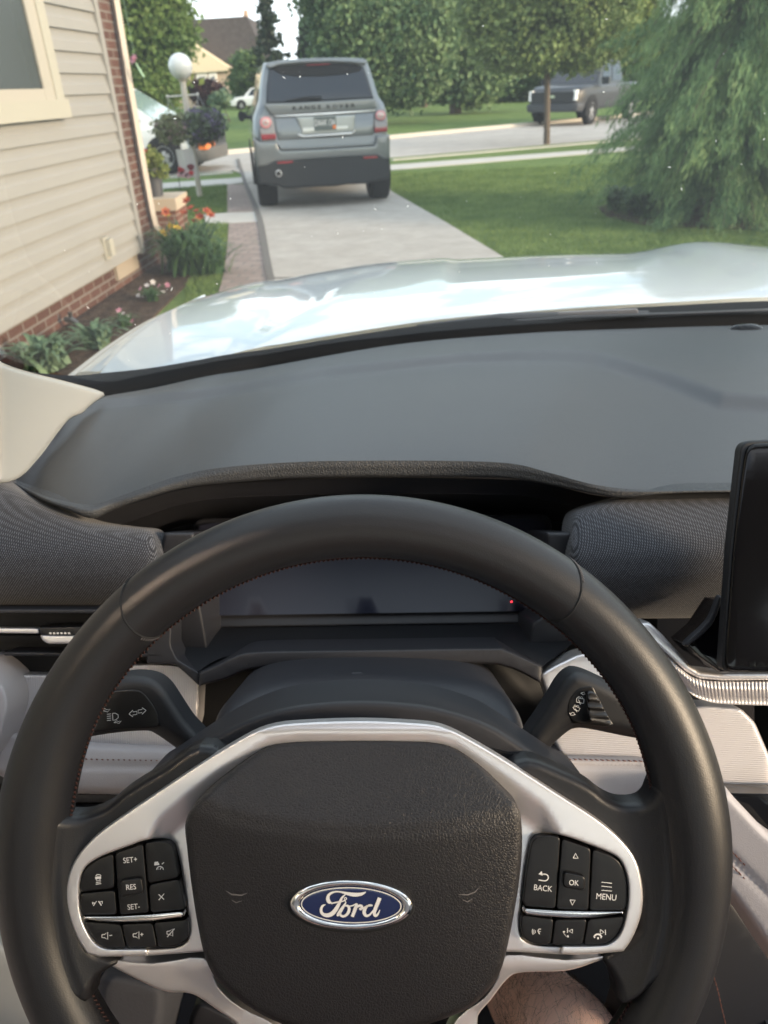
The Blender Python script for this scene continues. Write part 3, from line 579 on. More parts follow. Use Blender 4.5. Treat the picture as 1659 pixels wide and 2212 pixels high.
# ---------------- dashboard
def dash():
    YR0 = [(120, 900, .74), (200, 862, .86), (330, 838, .95), (450, 812, 1.02), (560, 795, 1.07), (850, 745, 1.13), (1100, 722, 1.16), (1300, 712, 1.17), (1659, 702, 1.17), (2000, 702, 1.15), (2400, 716, 1.08)]
    YR3 = [(-40, 1000, .68), (15, 1032, .65), (90, 1068, .59), (160, 1086, .56), (210, 1088, .55), (280, 1064, .56), (380, 1030, .57), (480, 1010, .57), (640, 998, .57), (800, 995, .57), (1000, 996, .57), (1110, 1002, .57), (1190, 1022, .565), (1290, 1048, .555), (1400, 1058, .55), (1580, 1056, .55), (1900, 1052, .55), (2300, 1050, .55)]
    r0 = np.array([PY(*p) for p in YR0]); r3 = np.array([PY(*p) for p in YR3])
    nu, nv = 300, 110
    base = loft([r0, r3], nu, nv)
    bandU = np.array([(-100, 900), (450, 835), (700, 790), (1000, 760), (1190, 752), (1250, 753), (1290, 757), (1340, 770), (1450, 803), (1560, 845), (1659, 853), (2400, 855)], float)
    for j in range(nv):
        v = j/(nv-1)
        for i in range(nu):
            p = base[j, i]; hump = .012*math.sin(math.pi*v)**1.0
            p[2] += hump
            x, y = pix(p)
            yu = np.interp(x, bandU[:, 0], bandU[:, 1]); wv = 14+9*min(1, max(0, (x-1100)/200)); t = min(1, max(0, (y-yu)/wv)); t = t*t*(3-2*t)
            p[2] -= .009*t*min(1, max(0, (x+0)/400))
    E0 = base.reshape(-1, 3)
    d = mk('dashboard', E0, grid_faces(nv, nu, True), m_soft, CAR)
    # brow: leather roll at the rear edge of the dash top
    lowA = [(-40, 1000, .68), (15, 1034, .65), (90, 1078, .58), (150, 1102, .555), (200, 1120, .55), (240, 1104, .56), (300, 1082, .565), (400, 1054, .575), (520, 1041, .578), (640, 1033, .58), (800, 1030, .58), (1000, 1031, .58), (1110, 1035, .58), (1200, 1050, .575), (1290, 1068, .565), (1350, 1075, .56), (1450, 1065, .557), (1580, 1062, .556), (1900, 1060, .556), (2300, 1058, .556)]
    midA = [(x, (y+yb)/2, Y) for (x, y, Y), yb in zip(lowA, np.interp([q[0] for q in lowA], [q[0] for q in YR3], [q[1] for q in YR3]))]
    rA = [np.array([PY(x, y, Y) for x, y, Y in YR3]), np.array([PY(x, y, Y-.012) for x, y, Y in midA]), np.array([PY(x, y, Y-.008) for x, y, Y in lowA]), np.array([PY(x, y, Y) for x, y, Y in lowA])+np.array([0, .03, -.004])]
    g = loft(rA, 220, 22); mk('dash_brow', g.reshape(-1, 3), grid_faces(22, 220, True), m_brow, d)
    # visor strip and hood interior over the cluster
    v0 = [(190, 1118, .585), (300, 1084, .595), (400, 1056, .60), (520, 1043, .605), (800, 1032, .605), (1110, 1036, .605), (1200, 1050, .60), (1290, 1070, .60), (1380, 1080, .60)]
    v1 = [(215, 1150, .60), (300, 1118, .605), (400, 1086, .61), (520, 1072, .615), (800, 1064, .615), (1110, 1067, .615), (1200, 1082, .61), (1290, 1100, .61), (1380, 1112, .61)]
    g = loft([[PY(*p) for p in v0], [PY(*p) for p in v1], [PY(x, y+8, Y+.01) for x, y, Y in v1], [PY(x*1.0, y+60, Y+.10) for x, y, Y in v1]], 90, 20)
    mk('cluster_visor', g.reshape(-1, 3), grid_faces(20, 90, True), m_plast2, d)
    bx = MB()
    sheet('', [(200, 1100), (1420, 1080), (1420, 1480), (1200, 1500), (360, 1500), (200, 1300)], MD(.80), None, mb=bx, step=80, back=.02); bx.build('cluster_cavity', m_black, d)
    # display
    sheet('cluster_bezel', round_poly([(418, 1120), (1190, 1110), (1198, 1345), (428, 1356)], 24), MD(.70, ky=-.00022, y0=1330), m_plast2, d, step=40, r=5, rh=.002, back=.03)
    sheet('cluster_screen', round_poly([(425, 1130), (1180, 1120), (1186, 1319), (448, 1330)], 22), MD(.694, ky=-.00022, y0=1330), m_screen, d, step=30, back=.002)
    sheet('indicator_light', [(1103, 1299), (1107, 1298), (1107, 1301), (1104, 1302)], MD(.685), m_red, d, step=5, back=.001)
    # sloping floor of the binnacle and its lip
    g = loft([[PD(300, 1350, .66), PD(440, 1355, .695), PD(800, 1350, .70), (PD(1150, 1346, .695)), PD(1300, 1340, .66)], [PD(425, 1452, .60), PD(520, 1412, .62), PD(800, 1404, .625), PD(1080, 1402, .62), PD(1172, 1440, .60)]], 60, 10)
    mk('binnacle_floor', g.reshape(-1, 3), grid_faces(10, 60, True), m_plast, d)
    for P in ([(355, 1150), (345, 1200), (350, 1330), (372, 1340), (385, 1420), (430, 1452), (450, 1400), (440, 1340), (430, 1290), (420, 1150)], [(1180, 1150), (1190, 1320), (1150, 1345), (1140, 1400), (1170, 1440), (1215, 1415), (1240, 1380), (1250, 1300), (1240, 1150)]):
        sheet('binnacle_side', P, MD(.63, ky=.0001, y0=1330), m_plast2 if P[0][0] < 600 else m_plast2, d, step=30, r=8, rh=.004, back=.08)
    up = [(428, 1452), (470, 1434), (500, 1419), (530, 1409), (600, 1405), (780, 1403), (1060, 1399), (1090, 1402), (1120, 1414), (1172, 1438)]
    lo = [(1168, 1476), (1120, 1450), (1090, 1440), (1040, 1434), (780, 1438), (600, 1440), (530, 1449), (490, 1466), (430, 1482)]
    sheet('binnacle_lip', smooth_poly(up, 3, False).tolist()+smooth_poly(lo, 3, False).tolist(), MD(.595), m_plast2, d, step=16, r=6, rh=.005, back=.05)
    sheet('vent_surround', round_poly([(313, 1350), (345, 1335), (372, 1332), (370, 1395), (384, 1424), (432, 1452), (430, 1482), (418, 1470), (380, 1435), (316, 1433)], 6), MD(.60), m_plast2, d, step=16, r=5, rh=.003, back=.03)
    # dark void below the lip
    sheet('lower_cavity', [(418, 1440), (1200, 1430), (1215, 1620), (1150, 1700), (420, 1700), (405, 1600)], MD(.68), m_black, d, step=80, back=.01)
    # ---- woven pads
    def pad(P, dep, bot):
        H = lambda x, y, dd: -.00028*np.clip(1250-y, -60, 400)*0 - np.clip((1210-y)/170, 0, 1)**1.6*.075 - np.clip((y-1235)/100, 0, 1)**1.7*.035
        sheet('fabric_pad', P, MD(dep), m_fabric, d, step=9, r=26, rh=.016, H=H, back=.03)
    pad(smooth_poly([(-60, 1005), (0, 1038), (40, 1058), (110, 1096), (160, 1116), (200, 1129), (270, 1139), (318, 1144), (334, 1156), (341, 1180), (344, 1250), (340, 1313), (200, 1314), (0, 1312), (-60, 1312)], 3), .585, 1312)
    pad(smooth_poly([(1232, 1240), (1231, 1160), (1236, 1122), (1248, 1104), (1290, 1088), (1345, 1074), (1410, 1065), (1480, 1061), (1600, 1058), (1750, 1058), (1760, 1330), (1540, 1334), (1370, 1336), (1260, 1330)], 3), .585, 1335)
    # ---- left air vent
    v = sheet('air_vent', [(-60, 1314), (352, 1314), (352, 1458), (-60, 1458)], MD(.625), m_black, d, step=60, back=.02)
    sheet('vent_slat', [(-60, 1316), (352, 1316), (352, 1326), (-60, 1324)], MD(.585), m_plast2, v, step=30, r=3, rh=.002, back=.03)
    sheet('vent_slat', round_poly([(8, 1408), (352, 1410), (352, 1420), (8, 1416)], 3), MD(.60), m_plast2, v, step=30, r=3, rh=.002, back=.03)
    sheet('vent_slat', [(-60, 1372), (352, 1376), (352, 1388), (-60, 1384)], MD(.612), m_black, v, step=30, back=.03)
    sheet('vent_bar', round_poly([(-60, 1356), (84, 1357), (86, 1369), (-60, 1366)], 2), MD(.592), m_silver, v, step=12, r=3, rh=.002, back=.006)
    kb = MB(); sheet('', round_poly([(84, 1354), (200, 1352), (200, 1372), (90, 1374)], 6), MD(.587), None, mb=kb, mslot=0, step=10, r=4, rh=.003, back=.02)
    sheet('', round_poly([(86, 1372), (200, 1373), (200, 1390), (104, 1391), (92, 1384)], 5), MD(.5855), None, mb=kb, mslot=1, step=10, r=4, rh=.003, back=.02)
    for i in range(6): sheet('', [(106+i*8, 1366), (110+i*8, 1366), (111+i*8, 1370), (107+i*8, 1370)], MD(.584), None, mb=kb, mslot=1, step=10, back=.001)
    kb.build('vent_knob', [m_btn, m_silver], v)
    # ---- silver ribbed band
    def band(nm, P, dep, mt, **k): return sheet(nm, P, MD(dep), mt, d, step=12, r=7, rh=.004, back=.02, **k)
    band('silver_band', round_poly([(-60, 1455), (262, 1457), (284, 1434), (340, 1432), (380, 1434), (428, 1456), (432, 1480), (428, 1560), (414, 1606), (395, 1625), (300, 1618), (130, 1604), (-60, 1560)], 8), .612, m_rib)
    band('silver_band', round_poly([(1166, 1456), (1200, 1436), (1250, 1412), (1330, 1400), (1340, 1520), (1260, 1560), (1210, 1580), (1188, 1520)], 8), .60, m_silver)
    band('silver_band', round_poly([(1200, 1560), (1300, 1560), (1520, 1524), (1600, 1530), (1630, 1560), (1665, 1640), (1668, 1714), (1420, 1714), (1400, 1640), (1215, 1634), (1196, 1600)], 8), .612, m_ribz)
    band('screen_trim', [(1375, 1345), (1402, 1344), (1430, 1370), (1490, 1436), (1510, 1449), (1560, 1455), (1700, 1455), (1700, 1470), (1560, 1470), (1510, 1466), (1480, 1450), (1420, 1395), (1385, 1370)], .566, m_silver)
    # real ribs on the slanting trim
    A = smooth_poly([(1384, 1362), (1420, 1398), (1480, 1452), (1510, 1467), (1560, 1472), (1700, 1472)], 8, False); B = smooth_poly([(1400, 1400), (1440, 1445), (1492, 1492), (1525, 1508), (1570, 1515), (1700, 1519)], 8, False)
    V = []; n = 330; m = 5
    def rs(P, n): s = np.concatenate([[0], np.cumsum(np.linalg.norm(np.diff(P, axis=0), axis=1))]); t = np.linspace(0, s[-1], n); return np.stack([np.interp(t, s, P[:, 0]), np.interp(t, s, P[:, 1])], 1)
    A, B = rs(A, n), rs(B, n)
    for j in range(m):
        t = j/(m-1)
        for i in range(n):
            q = A[i]*(1-t)+B[i]*t; h = .0011*abs(math.sin(i*math.pi/7.5))*min(1, 4*t*(1-t)+.2)
            V.append(PD(q[0], q[1], .564-h+.018*(t-.15)**2+(.004 if j in (0,) else 0)))
    V += [PD(B[i][0], B[i][1]+6, .575) for i in range(n)]
    mk('ribbed_trim', V, grid_faces(m+1, n, True), m_ribmetal, d)
    # ---- padded leather knee roll with two rows of stitching
    def stitch(P, dep, w=1.0):
        q = rs(smooth_poly(P, 8, False), int(np.sum(np.linalg.norm(np.diff(np.array(P), axis=0), axis=1))/11)); b = MB()
        for i in range(len(q)-1):
            a, c = q[i], q[i]*.25+q[i+1]*.75; b.tube([PD(a[0], a[1]-1, dep+.0006), PD((a[0]+c[0])/2, (a[1]+c[1])/2+.5, dep-.0006), PD(c[0], c[1]+1.2, dep+.0006)], [.0003, .0006*w, .0003], 5)
        return b
    HP = lambda ys: (lambda x, y, dd: -.0022*np.exp(-((y-ys(x))/4.0)**2)+.004*np.sin(np.clip((y-1610)/120, 0, 1)*math.pi))
    ysL = lambda x: 1652+.018*(x-150); ysR = lambda x: 1652+.028*(x-1210)
    kp = sheet('knee_pad', smooth_poly([(-60, 1560), (60, 1590), (130, 1600), (250, 1608), (400, 1616), (470, 1640), (420, 1735), (300, 1718), (240, 1716), (130, 1712), (60, 1700), (-60, 1640)], 3), MD(.60), m_cream, d, step=9, r=16, rh=.010, H=HP(ysL), back=.03)
    for off in (-13, 14): stitch([(100, ysL(100)+off-3), (200, ysL(200)+off), (300, ysL(300)+off), (440, ysL(440)+off)], .5975).build('stitching', m_thread, kp)
    kp = sheet('knee_pad', smooth_poly([(1150, 1640), (1200, 1635), (1300, 1638), (1420, 1642), (1500, 1680), (1500, 1740), (1400, 1742), (1300, 1738), (1180, 1730)], 3), MD(.60), m_cream, d, step=9, r=14, rh=.010, H=HP(ysR), back=.03)
    for off in (-13, 13): stitch([(1190, ysR(1190)+off), (1300, ysR(1300)+off), (1450, ysR(1450)+off)], .5975).build('stitching', m_thread, kp)
    # lower dark panel, hood-release loop
    lp = sheet('lower_panel', [(-60, 1690), (480, 1710), (520, 1760), (460, 1800), (-60, 1800)], MD(.63), m_black, d, step=60, back=.03)
    b = MB(); sheet('', round_poly([(150, 1714), (420, 1718), (470, 1734), (150, 1735)], 4), MD(.615), None, mb=b, step=30, r=3, rh=.002, back=.01)
    sheet('', round_poly([(150, 1742), (330, 1746), (330, 1756), (160, 1752)], 3), MD(.61), None, mb=b, step=30, r=3, rh=.002, back=.01); b.build('fuse_cover', m_plast2, lp)
    b = MB(); b.tube([PD(x, y, .59) for x, y in ((135, 1712), (150, 1712), (159, 1722), (156, 1734), (146, 1742), (132, 1744))], .0011, 8); b.build('release_loop', m_white, lp)
    # console side: light knee bolster running down to the right
    cb = [(1560, 1700), (1585, 1722), (1659, 1800), (1760, 1900), (1760, 2170), (1659, 2046), (1620, 1990), (1576, 1930), (1540, 1880), (1530, 1760)]
    def HC2(x, y, dd):
        c = (y-1760)-(x-1560)*1.02; return -.003*np.exp(-((c-72)/7)**2)+.0
    cbo = sheet('console_bolster', smooth_poly(cb, 3), MD(.545, kx=-.00010, x0=1560), m_cream, d, step=10, r=16, rh=.012, H=HC2, back=.05)
    for off in (58, 88): stitch([(x, 1760+(x-1560)*1.02+off) for x in (1545, 1600, 1660, 1720)], .541-.0, 1.0).build('stitching', m_thread, cbo)
    sheet('gloss_console_panel', [(1555, 1712), (1760, 1716), (1760, 1880), (1659, 1790)], MD(.585), m_piano, d, step=30, r=3, rh=.002, back=.02)
    sheet('console_side', smooth_poly([(1500, 1880), (1560, 1905), (1620, 1985), (1680, 2060), (1780, 2180), (1780, 2400), (1380, 2400), (1430, 2100)], 3), MD(.62), m_plast2, d, step=30, r=20, rh=.01, back=.08)
    b = MB(); kp2 = stitch([(1530, 2075), (1548, 2130), (1562, 2190), (1580, 2260)], .605, 1.1); kp2.build('stitching', m_thread, d)
    # the passenger's side of the fascia and the centre console, beyond the frame
    sheet('fabric_pad', round_poly([(1765, 1060), (2420, 1060), (2420, 1325), (1765, 1330)], 20), MD(.60), m_fabric, d, step=40, r=20, rh=.012, back=.04)
    sheet('passenger_fascia', [(1690, 1335), (2420, 1330), (2420, 2350), (2050, 2350), (1690, 1760)], MD(.66), m_plast2, d, step=80, back=.05)
    sheet('silver_band', round_poly([(1705, 1458), (2420, 1455), (2420, 1530), (1705, 1530)], 8), MD(.60), m_ribz, d, step=30, r=6, rh=.004, back=.03)
    sheet('knee_pad', round_poly([(1960, 1545), (2420, 1545), (2420, 1740), (2000, 1740)], 20), MD(.61), m_cream, d, step=30, r=18, rh=.012, back=.04)
    cb_ = MB(); cb_.box((.30, -.60, .36), (.46, .42, .80)); cb_.build('centre_console', m_plast2, d, smooth=False)
    # small round sensor on the dash top near the glass
    sg = Map(lambda x, y, h: PY(x, y, 1.13)+np.array([0, 0, h]), (0, 0, 1))
    b = MB(); c = PY(1610, 716, 1.13); 
    V = [c+np.array([.030*math.cos(a)*k, .016*math.sin(a)*k, .012*math.sqrt(max(0, 1-k*k))]) for k in (1, .8, .55, .28, .02) for a in np.linspace(0, 2*math.pi, 24, endpoint=False)]
    fc = [(j*24+i, j*24+(i+1) % 24, (j+1)*24+(i+1) % 24, (j+1)*24+i) for j in range(4) for i in range(24)]; mk('light_sensor', V, fc, m_piano, d)
    # slot along the foot of the glass
    return d
DASH = dash()

# ---------------- centre screen
def screen():
    P = round_poly([(1600, 952), (1900, 940), (1900, 1454), (1556, 1452), (1575, 1180), (1590, 1040)], 22, 6)
    s = sheet('centre_screen', P, MD(.515), m_plast, CAR, step=14, r=6, rh=.004, back=.007)
    sheet('screen_glass', round_poly([(1612, 958), (1900, 948), (1900, 1450), (1562, 1450), (1583, 1180), (1601, 1030)], 26, 6), MD(.5125), m_piano, s, step=20, r=9, rh=.003, back=.003)
    sheet('screen_bracket', [(1482, 1392), (1520, 1360), (1560, 1300), (1600, 1300), (1600, 1452), (1556, 1452), (1510, 1420)], MD(.545), m_piano, s, step=20, r=4, rh=.003, back=.03)
    sheet('bracket_cable', smooth_poly([(1482, 1386), (1530, 1340), (1552, 1290), (1558, 1296), (1538, 1350), (1488, 1394)], 3), MD(.54), m_plast2, s, step=8, r=3, rh=.002, back=.005)
screen()

# ---------------- pillar trim, glass, cowl, bonnet, cabin
def shell():
    pt = smooth_poly([(-90, 740), (0, 786), (60, 806), (140, 826), (222, 850), (205, 868), (186, 884), (176, 894), (150, 905), (120, 940), (95, 975), (70, 1005), (48, 1028), (25, 1040), (0, 1044), (-90, 1050)], 3)
    sheet('pillar_trim', pt, MYp(lambda x, y: .53+.0014*max(0, min(240, x))), m_pillar, CAR, step=14, r=10, rh=.01, H=lambda x, y, d: .03*np.clip((1000-y)/200, 0, 1)*np.clip((200-x)/200, 0, 1)*.5, back=.003)
    # black seal and frit round the foot of the glass
    up = [(-90, 705), (-30, 757), (0, 778), (35, 794), (80, 805), (160, 811), (250, 803), (330, 794), (420, 779), (490, 766), (600, 751), (830, 714), (1000, 692), (1250, 672), (1450, 660), (1659, 650), (2000, 645), (2300, 655)]
    lo = [(-90, 748), (-30, 778), (0, 792), (40, 806), (90, 818), (160, 835), (235, 862), (330, 850), (430, 828), (500, 812), (600, 798), (830, 758), (1000, 736), (1250, 720), (1450, 712), (1659, 708), (2000, 706), (2300, 720)]
    Yu = lambda x: np.interp(x, [-90, 0, 160, 330, 560, 850, 1300, 1700, 2300], [.62, .72, .98, 1.04, 1.12, 1.19, 1.24, 1.24, 1.12]); Yl = lambda x: np.interp(x, [-90, 0, 160, 330, 560, 850, 1300, 1700, 2300], [.61, .71, .88, .97, 1.08, 1.145, 1.185, 1.185, 1.08])
    a = rs2(smooth_poly(up, 4, False), 160); b = rs2(smooth_poly(lo, 4, False), 160)
    V = [PY(x, y, Yu(x)) for x, y in a]+[PY(x, y, Yl(x)) for x, y in b]; V += [PY(x, y, Yl(x))+np.array([0, .02, -.05]) for x, y in b]
    mk('windscreen_seal', V, grid_faces(3, 160, True), m_seal, CAR)
    # wiper resting on the cowl
    w = MB(); w.tube([PY(x, y, 1.22) for x, y in ((900, 705), (1000, 695), (1080, 686), (1200, 681), (1400, 676))], [.003, .005, .007, .006, .004], 8); w.tube([PY(x, y, 1.21) for x, y in ((1040, 698), (1250, 684), (1500, 676), (1700, 668))], .0025, 6)
    w.build('wiper', mat('wiper_black', (.05, .05, .055), .35), CAR)
    sheet('cowl_vent', round_poly([(1200, 675), (1378, 667), (1380, 680), (1215, 690)], 4), MYp(1.215), mat('grey_cowl_plate', (.16, .15, .155), .4), CAR, step=20, r=2, rh=.002, back=.004)
    # windscreen
    base = [PY(x, y, Y)+np.array([0, .012, .004]) for x, y, Y in ((-90, 735, .60), (0, 788, .735), (100, 815, .86), (220, 838, .95), (330, 822, 1.02), (560, 778, 1.10), (850, 738, 1.165), (1300, 704, 1.205), (1700, 690, 1.20), (2300, 700, 1.10))]
    top_ = [np.array([x, y, z]) for x, y, z in ((-.28, .10, 1.72), (-.26, .12, 1.725), (-.22, .13, 1.735), (-.15, .14, 1.74), (0, .15, 1.75), (.2, .16, 1.755), (.4, .165, 1.76), (.6, .16, 1.755), (.85, .14, 1.74), (1.05, .10, 1.72))]
    midr = [(p*.5+q*.5)+np.array([0, .035, .02]) for p, q in zip(base, top_)]
    g = loft([base, midr, top_], 50, 30)
    ws = mk('windscreen', g.reshape(-1, 3), grid_faces(30, 50), m_wind, CAR)
    dm = MB()
    for k in range(120):
        u, v = random.uniform(.18, .95), random.uniform(.10, .62); i, j = int(u*49), int(v*29); p = g[j, i]+(g[j, min(i+1, 49)]-g[j, i])*random.random()-np.array([0, .002, .001]); x, y = pix(p)
        s = random.uniform(.0004, .0011); L_ = s*random.choice([1, 1, 1, 1.5, 2.5]); a = random.random()*3.1; e = R*math.cos(a)+U*math.sin(a); f = -R*math.sin(a)+U*math.cos(a)
        dm.add([p+e*L_, p+f*s*.6, p-e*L_, p-f*s*.6], [(0, 1, 2, 3)])
    o = dm.build('dust', m_dust, ws, smooth=False); o['kind'] = 'stuff'
    # bonnet and wing
    def hp(x, y, z): return G(x, y, z)
    seamR = [(214, 803), (270, 760), (330, 718), (395, 675), (445, 641)]
    edge = [(160, 812, 1.085), (250, 742, 1.075), (330, 690, 1.065), (400, 657, 1.055), (440, 640, 1.05)]
    # wing: between outer edge and the seam
    er = [hp(*e) for e in edge]; sr = [hp(x, y, z) for (x, y), z in zip(seamR, (1.098, 1.09, 1.08, 1.065, 1.052))]
    outd = [p+np.array([-.05, .0, -.05]) for p in er]; outd2 = [p+np.array([-.10, .03, -.35]) for p in er]
    outd = [q if True else q for q in outd]
    g = loft([outd2, outd, er, [(a*.5+b*.5)+np.array([0, 0, .004]) for a, b in zip(er, sr)], sr], 40, 36); mk('wing', g.reshape(-1, 3), grid_faces(36, 40), m_paintw, CAR)
    rear = [(216, 806, 1.098), (330, 796, 1.10), (420, 783, 1.10), (490, 770, 1.10), (600, 755, 1.10), (830, 717, 1.10), (1000, 695, 1.10), (1250, 675, 1.10), (1450, 663, 1.10), (1659, 652, 1.10), (2000, 650, 1.10), (2350, 665, 1.09)]
    front = [(449, 641, 1.05), (520, 617, 1.04), (570, 607, 1.035), (610, 603, 1.03), (700, 586, 1.04), (830, 571, 1.045), (975, 560, 1.05), (1200, 549, 1.055), (1380, 545, 1.06), (1500, 533, 1.075), (1659, 540, 1.06), (2000, 575, 1.03)]
    RR_ = [hp(*p) for p in rear]; FR = [hp(*p) for p in front]
    FR[-1] = np.array([1.30, 2.1, 1.03])
    md = []
    g0 = loft([RR_, FR], 240, 90)
    cre = np.array([(480, 770), (560, 708), (640, 650), (700, 605), (720, 588)], float)
    for j in range(90):
        v = j/89
        for i in range(240):
            p = g0[j, i]; p[2] += .022*math.sin(math.pi*v)
            x, y = pix(p); xc = np.interp(y, cre[::-1, 1], cre[::-1, 0]); t = min(1, max(0, (x-xc+30)/120)); t = t*t*(3-2*t); p[2] += .009*t*(1-.5*v)
            # shallow hollow in the middle of the bonnet, bounded by two ribs
            t2 = min(1, max(0, (x-960)/30))*min(1, max(0, (1420-x)/60)); p[2] -= .007*t2*min(1, max(0, (v-.35)/.25))
            if x > 1380: p[2] += .008*math.exp(-((x-1520)/90)**2)*v
    f1 = g0[-1]+np.array([0, .05, -.018]); f2 = g0[-1]+np.array([0, .12, -.12]); f3 = g0[-1]+np.array([0, .14, -.4])
    V = np.concatenate([g0.reshape(-1, 3), f1, f2, f3]); mk('bonnet', V, grid_faces(93, 240), m_paintw, CAR)
    # underside of the gap between wing and bonnet
    b = MB(); b.tube([p+np.array([0, 0, -.012]) for p in sr], .008, 6); b.build('bonnet_gap', m_rubber, CAR)
    # cabin: unseen roof, its open gap sized for the light, side glass, doors, seats, floor
    lin = m_pillar; c = MB()
    xl, xr, yf, yb = -.30, 1.06, .12, -2.3
    c.box((xl, yb, 1.74), (xr, yb+.45, 1.78)); c.box((xl, yb+.45, 1.74), (xl+.18, yf, 1.78)); c.box((xr-.18, yb+.45, 1.74), (xr, yf, 1.78)); c.box((xl+.18, -.10, 1.745), (xr-.18, yf, 1.785)); c.box((xl+.18, -1.85, 1.745), (xr-.18, -.35, 1.785))
    c.box((-.5, yb-.05, .35), (1.25, yb, 1.25)); c.build('roof', [mat('pale_headliner', (.42, .42, .43), .9), ], CAR, smooth=False)  # unseen rear panel added to cut the light from behind
    for s, xx in ((-1, -.50), (1, 1.26)):
        dm = MB(); dm.box((xx-.04, -2.3, .35), (xx+.04, .62, 1.08)); door = dm.build('door', m_cream, CAR, smooth=False)
        
        for y0_, y1_ in ((-.62, -.50), (-1.75, -1.6)): mm = MB(); mm.box((min(xx-s*.10, xx)-.01, y0_, 1.08), (max(xx-s*.10, xx)+.01, y1_, 1.75)); mm.build('door_pillar', m_pillar, CAR, smooth=False)
        xt = xl if s < 0 else xr
        mk('side_window', [(xx, .60, 1.08), (xx, -2.25, 1.08), (xt, -2.2, 1.74), (xt, .10, 1.74)], [(0, 1, 2, 3)], m_sideg, door, smooth=False)
    r_ = MB(); r_.tube([(xr+.02, .10, 1.75), (1.22, .62, 1.36), (1.26, .95, 1.10)], [.04, .045, .05], 10); r_.build('pillar_trim', m_pillar, CAR)
    fl = MB(); fl.box((-.5, -2.3, .33), (1.25, 1.0, .36)); fl.box((-.5, 1.0, .33), (1.25, 1.03, 1.0)); fl.build('cabin_floor', mat('dark_carpet', (.018, .019, .024), .95, bump=[('noise', 900, .5, .002)]), CAR, smooth=False)
    for sx in (0, .76):
        s = MB()
        for a, b2, mm in (((-.25, -.50, .58), (.25, .05, .74), 0),):
            pass
        g = loft([[np.array([sx+x, y, z-.03*abs(x)/.25*0]) for x in (-.27, -.24, -.12, 0, .12, .24, .27)] for y, z in ((.04, .55), (.06, .66), (.0, .72), (-.25, .68), (-.42, .68), (-.50, .80), (-.56, 1.1), (-.60, 1.25), (-.66, 1.27), (-.70, 1.2), (-.66, .6))], 20, 60)
        for i in (0, 1, 2, 17, 18, 19): g[:, i, 2] += (.02 if i in (1, 2, 17, 18) else -.05)
        mk('seat', g.reshape(-1, 3), grid_faces(60, 20), m_cream, CAR)
        hb = MB(); hb.tube([(sx, -.66, 1.34), (sx, -.66, 1.40), (sx, -.65, 1.50), (sx, -.64, 1.55)], [(.10, .04), (.13, .06), (.13, .06), (.08, .04)], 16); hb.build('head_restraint', m_cream, CAR)
    # pedals and dark lower structure in the footwell
    pd = MB(); pd.box((.06, .72, .45), (.13, .75, .60)); pd.box((.20, .74, .42), (.26, .77, .58)); pd.build('pedal', m_rubber, CAR, smooth=False)
    sheet('seat_bolster', smooth_poly([(215, 2120), (240, 2098), (300, 2110), (360, 2140), (345, 2260), (300, 2400), (180, 2400), (200, 2200)], 3), MD(.62), mat('slate_cloth', (.045, .047, .056), .8, bump=[('noise', 500, .2, .001)]), CAR, step=20, r=24, rh=.02, back=.08)
    sheet('footwell_trim', smooth_poly([(420, 2170), (470, 2178), (520, 2212), (560, 2300), (500, 2420), (400, 2420), (395, 2300)], 3), MD(.70), m_plast2, CAR, step=30, r=14, rh=.01, back=.05)
    sheet('door_panel', smooth_poly([(-80, 1440), (0, 1470), (20, 1520), (10, 1570), (-10, 1620), (-80, 1700)], 3), MD(.57), m_cream, CAR, step=20, r=10, rh=.01, back=.05)
    sheet('door_panel', smooth_poly([(-80, 2000), (20, 2050), (60, 2130), (90, 2260), (90, 2420), (-80, 2420)], 3), MD(.50), m_pillar, CAR, step=20, r=20, rh=.01, back=.05)
def rs2(P, n): s = np.concatenate([[0], np.cumsum(np.linalg.norm(np.diff(P, axis=0), axis=1))]); t = np.linspace(0, s[-1], n); return np.stack([np.interp(t, s, P[:, 0]), np.interp(t, s, P[:, 1])], 1)
shell()

